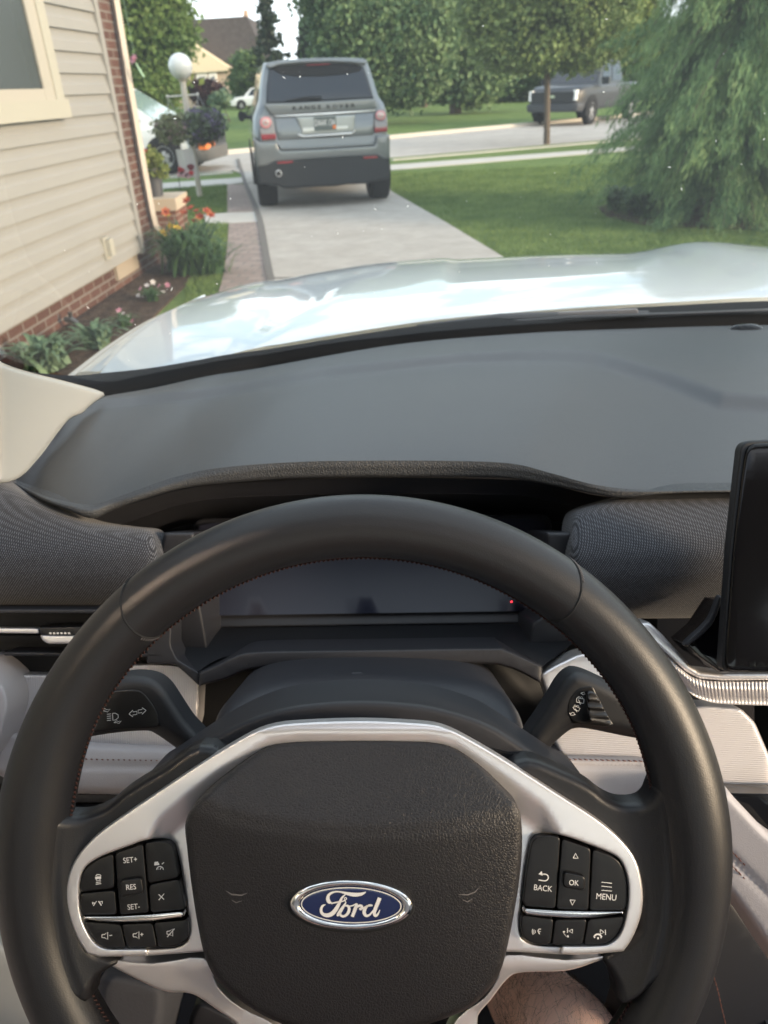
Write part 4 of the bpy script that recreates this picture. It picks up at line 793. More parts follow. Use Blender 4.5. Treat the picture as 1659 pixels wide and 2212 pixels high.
# ================================================================== THE DRIVER (only a bare knee shows)
def driver():
    m_skin = mat('skin', (.80, .50, .40), .5, spec=.4, var=(18, (.86, .58, .48), .35, .7), bump=[('noise', 260, .15, .0008)])
    m_skin.node_tree.nodes['Principled BSDF'].inputs['Subsurface Weight'].default_value = .12; m_skin.node_tree.nodes['Principled BSDF'].inputs['Subsurface Radius'].default_value = (.02, .008, .004)
    T = thing('person', (0, -.25, .36), 'seated driver in shorts, bare hairy knee showing under the steering wheel', 'person')
    kr = PD(1232, 2262, .655); kl = np.array([-.31, .20, .70])
    J = {0: ((.02, -.30, .80), .115), 1: ((.10, -.26, .80), .10), 2: (tuple(kr*.5+np.array([.10, -.26, .80])*.5+np.array([0, 0, .0])), .080), 3: (tuple(kr+np.array([-.005, -.06, -.002])), .060), 4: (tuple(kr), .0565), 5: (tuple(kr+np.array([.0, .05, -.07])), .050), 6: (tuple(kr+np.array([0, .16, -.22])), .052), 7: (tuple(kr+np.array([0, .28, -.38])), .032),
         8: ((-.06, -.26, .80), .10), 9: ((-.19, -.02, .76), .08), 10: (tuple(kl), .056), 11: (tuple(kl+np.array([-.02, .14, -.2])), .05), 12: (tuple(kl+np.array([-.02, .24, -.36])), .032), 13: ((.02, -.34, .95), .12), 14: ((.02, -.38, 1.10), .13),
         15: (tuple(kr+np.array([.01, .38, -.37])), .028), 16: (tuple(kl+np.array([-.02, .34, -.37])), .028)}
    E = [(0, 1), (1, 2), (2, 3), (3, 4), (4, 5), (5, 6), (6, 7), (7, 15), (0, 8), (8, 9), (9, 10), (10, 11), (11, 12), (12, 16), (0, 13), (13, 14)]
    def skin(name, idx, edges, mtl, k=1.0, parent=None):
        mp = {i: n for n, i in enumerate(idx)}; me = bpy.data.meshes.new(name); off = np.array(T.location)
        me.from_pydata([tuple(np.array(J[i][0])-off) for i in idx], [(mp[a], mp[b]) for a, b in edges], []); me.materials.append(mtl)
        o = link(bpy.data.objects.new(name, me)); o.parent = parent
        md = o.modifiers.new('skin', 'SKIN'); md.use_smooth_shade = True; sv = me.skin_vertices[0].data
        for n, i in enumerate(idx): sv[n].radius = (J[i][1]*k, J[i][1]*k)
        sv[0].use_root = True; s = o.modifiers.new('sub', 'SUBSURF'); s.levels = s.render_levels = 3
        return o
    b = skin('body', list(range(17)), E, m_skin, parent=T)
    # shorts: tube over hips and upper thighs, ending mid-thigh
    skin('shorts', [0, 1, 2, 8, 9], [(0, 1), (1, 2), (0, 8), (8, 9)], mat('grey_shorts_cloth', (.06, .065, .08), .9, bump=[('noise', 600, .3, .001)]), 1.10, T)
    # leg hair
    bpy.context.view_layer.update(); dg = bpy.context.evaluated_depsgraph_get(); me = b.evaluated_get(dg).to_mesh()
    P = np.array([v.co for v in me.vertices])+np.array(T.location); N = np.array([v.normal for v in me.vertices]); sel = np.where((np.linalg.norm(P-kr, axis=1) < .17) & (P[:, 1] > kr[1]-.17))[0]
    tri = [tuple(p.vertices) for p in me.polygons]; ok = set(sel.tolist()); tri = [t for t in tri if all(v in ok for v in t)]
    h = MB()
    for _ in range(5200):
        t = random.choice(tri); w = RNG.dirichlet(np.ones(len(t))); p = sum(P[v]*a for v, a in zip(t, w)); n = sum(N[v]*a for v, a in zip(t, w)); n /= np.linalg.norm(n)
        L_ = random.uniform(.008, .018); g = np.array([random.gauss(.2, .5), random.gauss(.5, .5), random.gauss(-.5, .5)]); g -= n*(g@n); g /= np.linalg.norm(g)+1e-9
        a = p; q = p+n*L_*.18+g*L_*.5; r = p+n*L_*.22+g*L_; s = np.cross(g, W); s /= np.linalg.norm(s)+1e-9; s = s*.00010
        h.add([a-s, a+s, q+s*.8, q-s*.8, r], [(0, 1, 2, 3), (3, 2, 4)])
    hr_ = h.build('leg_hair', mat('dark_brown_hair', (.030, .016, .010), .6), T, smooth=False)
driver()
# ================================================================== OUTDOORS
m_lawn = mat('lawn_grass', (.100, .160, .042), .9, spec=.15, var=(1.1, (.160, .230, .066), .32, .68), bump=[('noise', 70, .9, .04), ('noise', 9, .4, .05)])
def speckle(m, sc, amt):
    n = m.node_tree; N = n.nodes.new; L = n.links.new; b = n.nodes['Principled BSDF']; old = b.inputs['Base Color'].links[0].from_socket
    co = N('ShaderNodeTexCoord'); z = N('ShaderNodeTexNoise'); z.inputs['Scale'].default_value = sc; z.inputs['Detail'].default_value = 6; z.inputs['Roughness'].default_value = .8; L(co.outputs['Object'], z.inputs['Vector'])
    mr = N('ShaderNodeMapRange'); mr.inputs['From Min'].default_value = .3; mr.inputs['From Max'].default_value = .7; mr.inputs['To Min'].default_value = 1-amt; mr.inputs['To Max'].default_value = 1+amt; L(z.outputs['Fac'], mr.inputs['Value'])
    mu = N('ShaderNodeMixRGB'); mu.blend_type = 'MULTIPLY'; mu.inputs[0].default_value = 1; L(old, mu.inputs[1]); L(mr.outputs[0], mu.inputs[2]); L(mu.outputs[0], b.inputs['Base Color'])
speckle(m_lawn, 14, .45)
m_conc = mat('concrete', (.36, .335, .30), .9, spec=.15, var=(2.2, (.43, .405, .37), .3, .7), bump=[('noise', 40, .25, .004)])
m_road = mat('pale_road_concrete', (.35, .33, .305), .9, spec=.15, var=(.8, (.42, .40, .37), .3, .7), bump=[('noise', 30, .2, .004)])
m_walk = mat('pavement_concrete', (.44, .42, .385), .9, spec=.15, var=(2, (.50, .48, .44), .3, .7))
speckle(m_conc, 5, .12); speckle(m_road, 3, .14)
m_joint = mat('dark_joint', (.13, .12, .11), .95)
m_mulch = mat('mulch', (.050, .034, .026), .95, spec=.1, var=(14, (.10, .07, .05), .4, .7), bump=[('noise', 30, 1., .03)])
m_paver = mat_brick('paver_bricks', (.26, .20, .175), (.34, .27, .24), (.20, .18, .16), 1, .22, .11, .012, rotx=(0, 0, math.radians(8)))
m_siding = mat('beige_siding', (.225, .222, .212), .6, spec=.3, var=(.9, (.250, .246, .232), .3, .7), bump=[('noise', 90, .08, .001)])
m_trim = mat('cream_trim', (.33, .32, .275), .55, spec=.35)
m_brick = mat_brick('red_brick', (.10, .045, .032), (.155, .07, .05), (.24, .20, .17), 1, .2, .068, .008, rotx=True)
m_winglass = mat('dark_window_glass', (.030, .036, .034), .18, spec=.3)
m_carglass = mat('tinted_car_glass', (.014, .020, .032), .14, spec=.5)
m_tyre = mat('tyre_rubber', (.014, .015, .017), .85, spec=.2)
m_alloy = mat('alloy_rim', (.45, .45, .46), .35, metal=.8)
m_silverp = mat('silver_grey_paint', (.15, .165, .175), .28, metal=.35, spec=.5, coat=1.)
m_navy = mat('dark_blue_grey_paint', (.006, .008, .012), .5, metal=.0, coat=.35)
m_clad = mat('dark_bumper_plastic', (.018, .021, .025), .6, spec=.35)
m_redl = mat('red_lamp_glass', (.26, .012, .02), .2, spec=.6, coat=.6)
m_clearl = mat('clear_lamp_glass', (.55, .52, .50), .15, metal=.3, coat=.8)
m_orange = mat('orange_marker', (.80, .20, .03), .35)
m_bark = mat('bark', (.12, .095, .075), .9, spec=.15, bump=[('noise', 20, .9, .03)])
m_roofs = mat('dark_shingles', (.060, .055, .058), .9, spec=.2, var=(3, (.085, .078, .08), .35, .65), bump=[('noise', 12, .5, .03)])
m_housec = mat('cream_house_wall', (.62, .53, .38), .85, spec=.2, bump=[('ribz', 1.4, .25, .03)])
m_houseb = mat('tan_house_brick', (.42, .345, .27), .9, spec=.15)

def arr(P): return np.array(P, float)
def ground(name, P, z, m, step=60, back=.03): return struct(sheet(name, P, MG(z), m, step=step, back=back))
def flat(name, P, m, z0=-.03, z1=0.0, kind='structure'):
    """level sheet from world XY outline"""
    k = len(P); V = [(x, y, z1) for x, y in P]+[(x, y, z0) for x, y in P]
    ar = sum(P[i][0]*P[(i+1) % k][1]-P[(i+1) % k][0]*P[i][1] for i in range(k)); tp = tuple(range(k)) if ar > 0 else tuple(range(k))[::-1]
    F_ = [tp]+[((i+1) % k, i, k+i, k+(i+1) % k) if ar > 0 else (i, (i+1) % k, k+(i+1) % k, k+i) for i in range(k)]
    o = mk(name, V, F_, m, smooth=False); o['kind'] = kind; return o
gx = lambda x, y: tuple(G(x, y)[:2])
flat('lawn', [(-300, -60), (300, -60), (300, 400), (-300, 400)], m_lawn, -.5, 0)
# street: straight band through the traced kerbs
nA, nB = np.array(gx(350, 382)), np.array(gx(1300, 303)); fA, fB = np.array(gx(480, 335)), np.array(gx(1160, 271))
e1 = (nB-nA)/np.linalg.norm(nB-nA); e2 = (fB-fA)/np.linalg.norm(fB-fA)
flat('street', [tuple(nA-e1*14), tuple(nB+e1*60), tuple(fB+e2*60), tuple(fA-e2*14)], m_road, -.05, .006)
def strip(name, A, B, w, z, m, side=1, z0=-.03):
    A, B = np.array(A), np.array(B); t = (B-A)/np.linalg.norm(B-A); n = np.array([-t[1], t[0]])*side
    return flat(name, [tuple(A), tuple(B), tuple(B+n*w), tuple(A+n*w)], m, z0, z)
strip('kerb', fA-e2*40, fB+e2*60, .18, .11, m_walk, 1)
kA, kB = np.array(gx(844, 346)), np.array(gx(1300, 305)); strip('kerb', kA, kB+e1*50, .15, .02, m_walk, -1)
strip('kerb', nA-e1*40, np.array(gx(500, 373)), .15, .02, m_walk, -1)
# pavement
ground('pavement', [(843, 356), (1290, 322), (1900, 280), (1900, 286), (1290, 330), (843, 367)], .012, m_walk)
ground('pavement', [(-100, 436), (353, 395), (522, 383), (532, 394), (520, 397), (353, 407), (-100, 452)], .012, m_walk)
# driveway
dr = [(500, 369), (512, 372), (524, 376), (540, 410), (551, 446), (561, 475), (565, 493), (576, 560), (585, 608), (640, 850), (900, 1100)]
L_ = [gx(*p) for p in dr[:-2]]; L_ += [(-.75, 5.3), (-.55, 3.), (-.5, -8)]
Rr_ = [(3.2, -8), (3.0, 2.5), gx(1135, 590), gx(1070, 548), gx(960, 481), gx(845, 415), gx(838, 395), gx(840, 350)]
flat('driveway', L_+Rr_, m_conc, -.04, .018)
for (a, b) in (((470, 607), (1180, 598)), ((548, 432), (860, 425)), ((562, 500), (1000, 503))):
    A, B = G(*a, .021), G(*b, .021); pass
strip('driveway_joint', gx(585, 606), gx(1160, 602), .03, .0222, m_joint)
strip('driveway_joint', gx(530, 398), gx(842, 380), .02, .0222, m_joint)
cj = [gx(x, y) for x, y in ((514, 345), (530, 398), (551, 446), (561, 475), (566, 495), (576, 560), (586, 612))]
Lc = [(x-.035, y) for x, y in cj]; Rc = [(x+.035, y) for x, y in cj]; flat('driveway_joint', Rc+Lc[::-1], m_joint, -.02, .026)
# grass blades standing in the lawn beside the driveway and the walk
def blades(n, x0, x1, y0, y1, keep, sz=.035):
    P = np.stack([RNG.uniform(x0, x1, n), RNG.uniform(y0, y1, n), np.zeros(n)], 1); P = P[keep(P)]; h = RNG.uniform(.018, .045, len(P)); a = RNG.uniform(0, 6.283, len(P)); w = .0035
    b = np.stack([np.cos(a)*w, np.sin(a)*w, 0*a], 1); tip = P+np.stack([RNG.normal(size=len(P))*.014, RNG.normal(size=len(P))*.014, h], 1)
    return np.stack([P-b, P+b, tip+b*.2, tip-b*.2], 1)
er = np.array(Rr_[1:7]); o_ = np.argsort(er[:, 1]); edge_x = lambda yy: np.interp(yy, er[o_, 1], er[o_, 0])
Q_ = [blades(150000, .2, 7.5, 5.5, 15.5, lambda P: P[:, 0] > edge_x(P[:, 1])+.01)]
lx = np.array([gx(491, y)[0] for y in (398, 459, 483, 530)]); ly = np.array([gx(491, y)[1] for y in (398, 459, 483, 530)])
lawn_l = arr([gx(*p) for p in ((356, 409), (491, 399), (491, 458), (400, 470), (340, 470))]); lawn_l2 = arr([gx(*p) for p in ((440, 485), (493, 484), (490, 540), (482, 600), (470, 640), (400, 680), (400, 620), (440, 560))])
for poly in (lawn_l, lawn_l2): mn_, mx_ = poly.min(0), poly.max(0); Q_.append(blades(16000, mn_[0], mx_[0], mn_[1], mx_[1], lambda P, poly=poly: inpoly(P[:, :2], poly)))
Q_ = np.concatenate(Q_).reshape(-1, 3); ng = len(Q_)//4; me_ = bpy.data.meshes.new('grass'); me_.vertices.add(len(Q_)); me_.vertices.foreach_set('co', Q_.ravel()); me_.loops.add(4*ng); me_.loops.foreach_set('vertex_index', np.arange(4*ng, dtype=np.int32))
me_.polygons.add(ng); me_.polygons.foreach_set('loop_start', np.arange(0, 4*ng, 4, dtype=np.int32)); me_.polygons.foreach_set('loop_total', np.full(ng, 4, dtype=np.int32)); me_.materials.append(mat_leaf('grass_blade', (.085, .150, .036), (.190, .270, .075), 2.2, .25)); me_.update(calc_edges=True)
og = top(struct(link(bpy.data.objects.new('grass', me_)), 'stuff'), 'short mown grass blades of the front lawn beside the driveway', 'grass')
# garden walk, pavers, mulch bed
ground('path', [(440, 463), (492, 459), (556, 457), (562, 478), (495, 482), (446, 483)], .014, m_walk)
ground('paver_path', [(491, 398), (529, 398), (549, 446), (556, 457), (491, 459)], .016, m_paver)
ground('paver_path', [(494, 483), (561, 478), (565, 500), (575, 560), (583, 615), (560, 700), (470, 640), (482, 600), (490, 540)], .016, m_paver)
flat('flower_bed', [gx(345, 480), gx(420, 500), gx(440, 560), gx(400, 620), gx(330, 690), (-1.55, 4.4), (-1.75, 2.0), (-2.9, 2.0), gx(300, 560)], m_mulch, -.03, .02)

# ---------------- foliage
def blob_pts(blobs, n, shell_=.55):
    w = np.array([b[3]*b[4]*b[5] for b in blobs])**.8; w /= w.sum(); idx = RNG.choice(len(blobs), n, p=w); B = np.array(blobs)[idx]
    d = RNG.normal(size=(n, 3)); d /= np.linalg.norm(d, axis=1)[:, None]; r = (shell_+(1-shell_)*RNG.random(n)**.6)[:, None]
    return B[:, :3]+d*r*B[:, 3:6]
def leaf_mesh(name, P, size, m, parent=None, aspect=1.5, drop=.3, label=None, dirs=None, kind=None):
    n = len(P); a = RNG.normal(size=(n, 3)); a[:, 2] -= drop
    if dirs is not None: a = dirs+a*.25
    a /= np.linalg.norm(a, axis=1)[:, None]; b = RNG.normal(size=(n, 3)); b -= a*(a*b).sum(1)[:, None]; b /= np.linalg.norm(b, axis=1)[:, None]
    s = (size*RNG.uniform(.6, 1.35, n))[:, None]; c = np.cross(a, b)
    V = np.stack([P-a*s*.5*aspect, P+b*s*.5+c*s*.12, P+a*s*.5*aspect, P-b*s*.5+c*s*.12], 1).reshape(-1, 3)
    if parent is not None: V = V-rootloc(parent)
    me = bpy.data.meshes.new(name); me.vertices.add(len(V)); me.vertices.foreach_set('co', V.ravel()); me.loops.add(4*n); me.loops.foreach_set('vertex_index', np.arange(4*n, dtype=np.int32))
    me.polygons.add(n); me.polygons.foreach_set('loop_start', np.arange(0, 4*n, 4, dtype=np.int32)); me.polygons.foreach_set('loop_total', np.full(n, 4, dtype=np.int32))
    me.materials.append(m); me.update(calc_edges=True); me.validate()
    o = link(bpy.data.objects.new(name, me)); o.parent = parent
    if kind: o['kind'] = kind
    return o
def clumps(blobs, nc, per, cr):
    c = blob_pts(blobs, nc, .35); return (c[:, None, :]+RNG.normal(size=(nc, per, 3))*cr*np.array([1, 1, .6])).reshape(-1, 3)
def pb(px_, py_, Y_, rx, rz=None, ry=None):
    p = PY(px_, py_, Y_); d = (p-C0)@W; k = d/F; rz = rz or rx; return (*p, rx*k, (ry or rx)*k, rz*k)
lf = {'maple': mat_leaf('maple_leaf', (.070, .130, .034), (.160, .240, .066), .9, .3), 'dark': mat_leaf('dark_leaf', (.055, .110, .048), (.160, .235, .100), .7, .2), 'olive': mat_leaf('olive_leaf', (.080, .125, .042), (.205, .275, .095), 1.0, .3),
      'yellow': mat_leaf('yellow_green_leaf', (.10, .15, .03), (.17, .21, .05), .9, .35), 'conif': mat_leaf('spruce_needle', (.016, .032, .020), (.035, .055, .034), .8, .1), 'weep': mat_leaf('soft_needle', (.072, .155, .058), (.220, .335, .130), 1.8, .3),
      'red': mat_leaf('purple_leaf', (.028, .012, .016), (.050, .022, .026), 1.4, .1), 'mid': mat_leaf('mid_green_leaf', (.050, .100, .038), (.115, .180, .066), .8, .25), 'lily': mat_leaf('lily_leaf', (.035, .085, .030), (.070, .140, .048), 8, .2), 'hosta': mat_leaf('pale_leaf', (.08, .15, .085), (.15, .22, .13), 9, .2)}
def tree(name, label, cat, trunk, blobs, nc, per, cr, size, key, group=None, limbs=5):
    """trunk: [(world point, radius)...]; crown from leaf clumps inside blobs"""
    b0 = trunk[0][0]; T = thing(name, (b0[0], b0[1], 0), label, cat, group)
    m = MB(); m.tube([t[0] for t in trunk], [t[1] for t in trunk], 12); tp = np.asarray(trunk[-1][0]); fk = np.asarray(trunk[max(0, len(trunk)-2)][0])
    for b in sorted(blobs, key=lambda q: -q[3])[:limbs]:
        e = np.array(b[:3]); mid_ = tp*.5+e*.5+RNG.normal(size=3)*.1*b[3]; m.tube([fk*.3+tp*.7, mid_, e], [trunk[-1][1]*.8, trunk[-1][1]*.45, .01], 7)
    m.build('trunk', m_bark, T)
    leaf_mesh('crown', clumps(blobs, nc, per, cr), size, lf[key], T); return T
def gp(x, y): return G(x, y)
rt = lambda x, y, ytop, r0, r1: [(G(x, y), r0), (PY(x-2, (y+ytop)/2, G(x, y)[1]), r0*.85), (PY(x-4, ytop, G(x, y)[1]), r1)]
# left maple behind the white van
t0 = np.array([-7.9, 25.5, 0.]); tree('maple_tree', 'bright green maple behind the white van, beside the house downspout', 'tree', [(t0, .2), (t0+[0, 0, 1.6], .16), (t0+[.1, 0, 3], .1)],
     [pb(320, 60, 25, 75, 90), pb(290, 150, 25, 55, 55), pb(345, 25, 25.5, 42, 40), pb(362, 75, 25, 22, 25), pb(325, 190, 24.5, 36, 35), pb(290, -60, 25, 90, 80), pb(378, 60, 25, 12, 14), pb(260, 60, 25, 70, 100)], 2600, 34, .26, .095, 'maple')
t0 = G(372, 262); tree('shrub', 'yellow-green low bush between the van roof and the lamp post', 'shrub', [(t0, .05), (t0+[0, 0, .6], .04)], [pb(365, 178, 30, 28, 26), pb(340, 205, 30, 30, 25)], 160, 22, .22, .16, 'yellow', limbs=2)
# big dark maple right of the silver car
tree('maple_tree', 'large dark green maple whose crown stands right of the silver car', 'tree', rt(915, 232, 190, .28, .2),
     [pb(790, 70, 36, 105, 85), pb(870, 110, 36, 90, 75), pb(760, 130, 36.5, 60, 60), pb(720, 15, 37, 55, 40), pb(880, 30, 37, 80, 70), pb(860, 180, 35.5, 60, 40), pb(905, 60, 36, 60, 60), pb(770, -40, 37, 120, 60), pb(900, 150, 36, 55, 50)], 4600, 34, .34, .135, 'dark')
tree('broadleaf_tree', 'dark tree with thick trunk standing behind the thin-trunked street tree', 'tree', rt(984, 246, 170, .32, .26),
     [pb(985, 100, 44, 75, 90), pb(1020, 170, 43.5, 60, 40), pb(950, 40, 45, 70, 80), pb(1040, 60, 45, 70, 80), pb(1000, -20, 45, 90, 60)], 2600, 30, .45, .18, 'dark')
# street tree
tree('street_tree', 'olive green street tree with a straight slim trunk on the verge', 'tree', [(G(1181, 312), .085), (PY(1182, 230, 20.94), .075), (PY(1182, 150, 20.94), .07), (PY(1184, 90, 20.94), .045)],
     [pb(1190, 40, 21, 120, 65), pb(1090, 60, 21, 75, 55), pb(1270, 60, 21, 75, 50), pb(1160, 105, 20.6, 90, 38), pb(1080, 110, 20.8, 55, 35), pb(1290, 100, 21.2, 60, 32), pb(1050, 20, 21, 60, 50), pb(1200, -40, 21.3, 150, 60), pb(1240, 125, 20.8, 60, 25), pb(1130, 135, 20.8, 45, 20), pb(1320, 35, 21.4, 50, 50)], 2500, 30, .15, .070, 'olive', limbs=12)
# small seedlings / shrubs on far lawn
# spruces
def spruce(label, x, y, ytop, Y_, rpx, key='conif', n=26):
    b = G(x, y); b = np.array([PY(x, 200, Y_)[0], Y_, 0.]); tp = PY(x, ytop, Y_); T = thing('spruce_tree', b, label, 'tree', 'spruces beside the far house')
    m = MB(); m.tube([b, [b[0], b[1], tp[2]]], [.16, .02], 8); m.build('trunk', m_bark, T); pts = []; k = (b-C0)@W/F
    for i in range(n*6):
        t = (i+.5)/(n*6); z = .4+(tp[2]-.4)*t; r = rpx*k*(1-t)**.8*RNG.uniform(.5, 1.15)+.05; a = RNG.random()*6.28
        s = np.linspace(.1, 1, 26)[:, None]; p = np.array([b[0], b[1], z])+np.array([math.cos(a)*r, math.sin(a)*r, -.12*r+.0])*s; pts.append(p+RNG.normal(size=p.shape)*np.array([.08, .08, .06])*(.4+s))
    leaf_mesh('crown', np.concatenate(pts), .17, lf[key], T); return T
spruce('tall dark spruce between the far house and the silver car', 592, 215, -25, 47, 62)
spruce('sparse dark spruce with its tip beside the grey roof', 668, 215, 40, 50, 55)
t0 = PY(535, 200, 76); t0[2] = 0; tree('broadleaf_tree', 'small rounded green tree in front of the far house gable end', 'tree', [(t0, .1), (t0+[0, 0, 1.5], .08)], [pb(535, 140, 76, 26, 24), pb(550, 165, 76, 32, 26), pb(522, 178, 76, 18, 16)], 500, 26, .34, .24, 'mid')
t0 = PY(450, 220, 47); t0[2] = 0; tree('shrub', 'dark purple-leaved shrub beneath the far house window', 'shrub', [(t0, .08), (t0+[0, 0, .8], .06)], [pb(448, 202, 47, 32, 22), pb(430, 192, 47, 22, 14)], 420, 24, .15, .12, 'red', limbs=2)
t0 = PY(490, 222, 46); t0[2] = 0; tree('ornamental_grass', 'pale tan ornamental grass beside the purple shrub', 'grass clump', [(t0, .05), (t0+[0, 0, .2], .04)], [pb(476, 214, 46, 9, 9)], 60, 20, .18, .2, 'hosta', limbs=1)
t0 = PY(560, 222, 79); t0[2] = 0; tree('shrub', 'mid green hedge shrub behind the parked white car', 'shrub', [(t0, .08), (t0+[0, 0, .8], .06)], [pb(540, 196, 79, 30, 18), pb(580, 198, 79, 30, 20), pb(620, 190, 79, 40, 34), pb(690, 180, 79, 60, 40)], 900, 24, .45, .32, 'mid', limbs=3)
# background trees, each its own thing
bgt = [(1090, 160, 62, 70, 42, 'mid', 'mid green tree in the distant row, left of the slim street trunk'), (1240, 120, 60, 85, 60, 'dark', 'dark tree of the distant row, behind the pickup bonnet'), (1330, 60, 58, 80, 75, 'yellow', 'yellow-green tree of the distant row, beside the weeping conifer'),
       (830, 190, 64, 80, 36, 'mid', 'mid green tree of the distant row, seen low behind the silver car'), (940, 185, 70, 60, 28, 'dark', 'dark low tree of the distant row, between the two thick trunks'), (1150, 40, 66, 120, 90, 'dark', 'tall dark tree filling the gap behind the street tree crown'), (1420, 150, 62, 90, 70, 'mid', 'mid green tree of the distant row, mostly behind the weeping conifer')]
for x, y, Y_, rx, rz, key, lb in bgt:
    t0 = PY(x, y, Y_); t0[2] = 0; tree('background_tree', lb, 'tree', [(t0, .25), (t0+[0, 0, 2.5], .2)], [pb(x, y, Y_, rx*.7, rz*.8), pb(x-rx*.5, y+rz*.2, Y_, rx*.5, rz*.6), pb(x+rx*.5, y+rz*.15, Y_, rx*.5, rz*.6), pb(x, y-rz*.5, Y_, rx*.6, rz*.5)], 1300, 30, .6, .26, key, 'trees along the far side of the lawns')
# ---------------- weeping conifer close on the right
def weeping():
    T0 = G(1560, 480); c0 = np.array([T0[0]+.2, T0[1]+.5, 0.]); T = thing('weeping_conifer', c0, 'big weeping conifer with drooping soft green sprays at the edge of the front lawn', 'tree')
    m = MB(); m.tube([c0, c0+[0, 0, 2.2], c0+[.05, 0, 4.6]], [.16, .12, .05], 10); P = []; Dn = []
    for i in range(760):
        z = RNG.uniform(.35, 4.6); a = RNG.uniform(0, 6.283); Rm_ = (2.05*(1-z/6.5))*RNG.uniform(.35, 1.06)
        if z < .9: Rm_ *= .8
        n = 26; t = np.linspace(0, 1, n)[:, None]; dirh = np.array([math.cos(a), math.sin(a), 0])
        lift = RNG.uniform(.1, .5); fall = RNG.uniform(.5, 1.15)
        br = c0+np.array([0, 0, z])+dirh*Rm_*t*np.array([1, 1, 0])+np.array([0, 0, 1])*(lift*t-fall*t**2.4)
        br[:, 2] = np.maximum(br[:, 2], .08)
        if i % 4 == 0: m.tube([br[0], br[8], br[16], br[-1]], [.022, .014, .008, .003], 5)
        for k in range(5, n):
            q = 22; o = RNG.normal(size=(q, 3))*np.array([.05, .05, .04]); P.append(br[k]+o+np.array([0, 0, -.03])); dd = (br[k]-br[k-1]); dd /= np.linalg.norm(dd)+1e-9; Dn.append(np.repeat((dd*.8+np.array([0, 0, -.6]))[None], q, 0)+RNG.normal(size=(q, 3))*.28)
    m.build('trunk', m_bark, T); P = np.concatenate(P); Dn = np.concatenate(Dn)
    leaf_mesh('crown', P, .011, lf['weep'], T, aspect=8.5, dirs=Dn)
weeping()
def clump(name, label, cat, x, y, n, h, spread, wd, key, z=.02, group=None):
    """arching strap leaves from one crown"""
    c = G(x, y, z); T = thing(name, c, label, cat, group); m = MB()
    for i in range(n):
        a = RNG.uniform(0, 6.283); r = spread*RNG.uniform(.4, 1.1); hh = h*RNG.uniform(.6, 1.1); d = np.array([math.cos(a), math.sin(a), 0]); s = np.array([-math.sin(a), math.cos(a), 0])
        b = c+RNG.normal(size=3)*np.array([.06, .06, 0])*spread*3; V = []; K = 6
        for k in range(K+1):
            t = k/K; p = b+d*r*t+np.array([0, 0, hh*(2.0*t-1.35*t*t)]); w = wd*(1-t)**.6*.5+.001; V += [p-s*w+np.array([0, 0, w*.4]), p+s*w+np.array([0, 0, w*.4])]
        m.add(V, [(2*k, 2*k+1, 2*k+3, 2*k+2) for k in range(K)])
    m.build('foliage', lf[key], T, sharp=None); return T, c
m_fred = mat_leaf('red_petal', (.34, .045, .06), (.55, .20, .08), 14, .3); m_fyel = mat_leaf('yellow_petal', (.62, .40, .04), (.7, .5, .08), 14, .3); m_fpink = mat_leaf('pink_petal', (.62, .25, .38), (.75, .50, .58), 20, .3); m_fwht = mat_leaf('white_petal', (.75, .70, .72), (.8, .78, .78), 20, .3); m_fpur = mat_leaf('purple_petal', (.17, .13, .25), (.27, .22, .36), 9, .2)
def blooms(T, pts, rad, mm, stem_from=None, name='flower', npet=6):
    """each flower: petals flaring from a centre"""
    for p in pts:
        m = MB(); p = np.asarray(p); ax = RNG.normal(size=3)*.35+np.array([0, -.5, .9]); ax /= np.linalg.norm(ax); u = np.cross(ax, [1, 0, 0]); u /= np.linalg.norm(u); v = np.cross(ax, u)
        if stem_from is not None: m.tube([stem_from+(p-stem_from)*np.array([.1, .1, 0]), p*.5+stem_from*.5+np.array([0, 0, .05]), p], .0035, 5, 1)
        for k in range(npet):
            a = 6.283*k/npet; d = u*math.cos(a)+v*math.sin(a); s = np.cross(ax, d); m.add([p, p+d*rad*.5+s*rad*.32+ax*rad*.35, p+d*rad+ax*rad*.45, p+d*rad*.5-s*rad*.32+ax*rad*.35], [(0, 1, 2, 3)])
            m.add([p, p+d*rad*.5-s*rad*.32+ax*rad*.35, p+ax*rad*.6], [(0, 1, 2)])
        m.build(name, [mm, lf['lily']], T, smooth=False)
T, c = clump('daylily', 'big daylily clump with arching strap leaves and red-yellow blooms at the brick corner', 'flower', 410, 588, 260, .52, .44, .028, 'lily')
Yc = c[1]
blooms(T, [PY(x, y, Yc+dy) for x, y, dy in ((405, 435, .1), (412, 452, .0), (425, 458, .05), (432, 470, .02), (398, 462, .1), (418, 480, .1))], .05, m_fred, c, 'flower', 6)
blooms(T, [PY(x, y, Yc+dy) for x, y, dy in ((362, 468, .1), (370, 490, .0), (382, 495, .05), (352, 505, .02))], .045, m_fyel, c); blooms(T, [PY(x, y, Yc) for x, y in ((447, 458), (455, 466), (358, 458))], .048, m_fred, c)
T, c = clump('daylily', 'loose daylily tuft leaning over the pavers, right of the big clump', 'flower', 455, 590, 70, .36, .42, .022, 'lily')
for lb, pts, mm, bx_, by_ in (('white and pink blooming plant low in the flower bed under the wall', [(305, 625), (318, 618), (330, 610), (345, 620), (352, 632), (338, 640), (325, 635), (312, 640), (300, 640), (362, 615)], None, 330, 650),
                    ('smaller pink blooming plant nearer the car in the flower bed', [(258, 672), (266, 680), (275, 686), (283, 694), (262, 690), (278, 704)], None, 268, 705)):
    T, c = clump('dianthus', lb, 'flower', bx_, by_, 60, .12, .13, .012, 'lily', group='low blooming plants in the bed')
    for i, (x, y) in enumerate(pts): blooms(T, [PY(x, y, c[1]+.02)], .026, m_fpink if i % 3 == 0 else m_fwht, c, 'flower', 5)
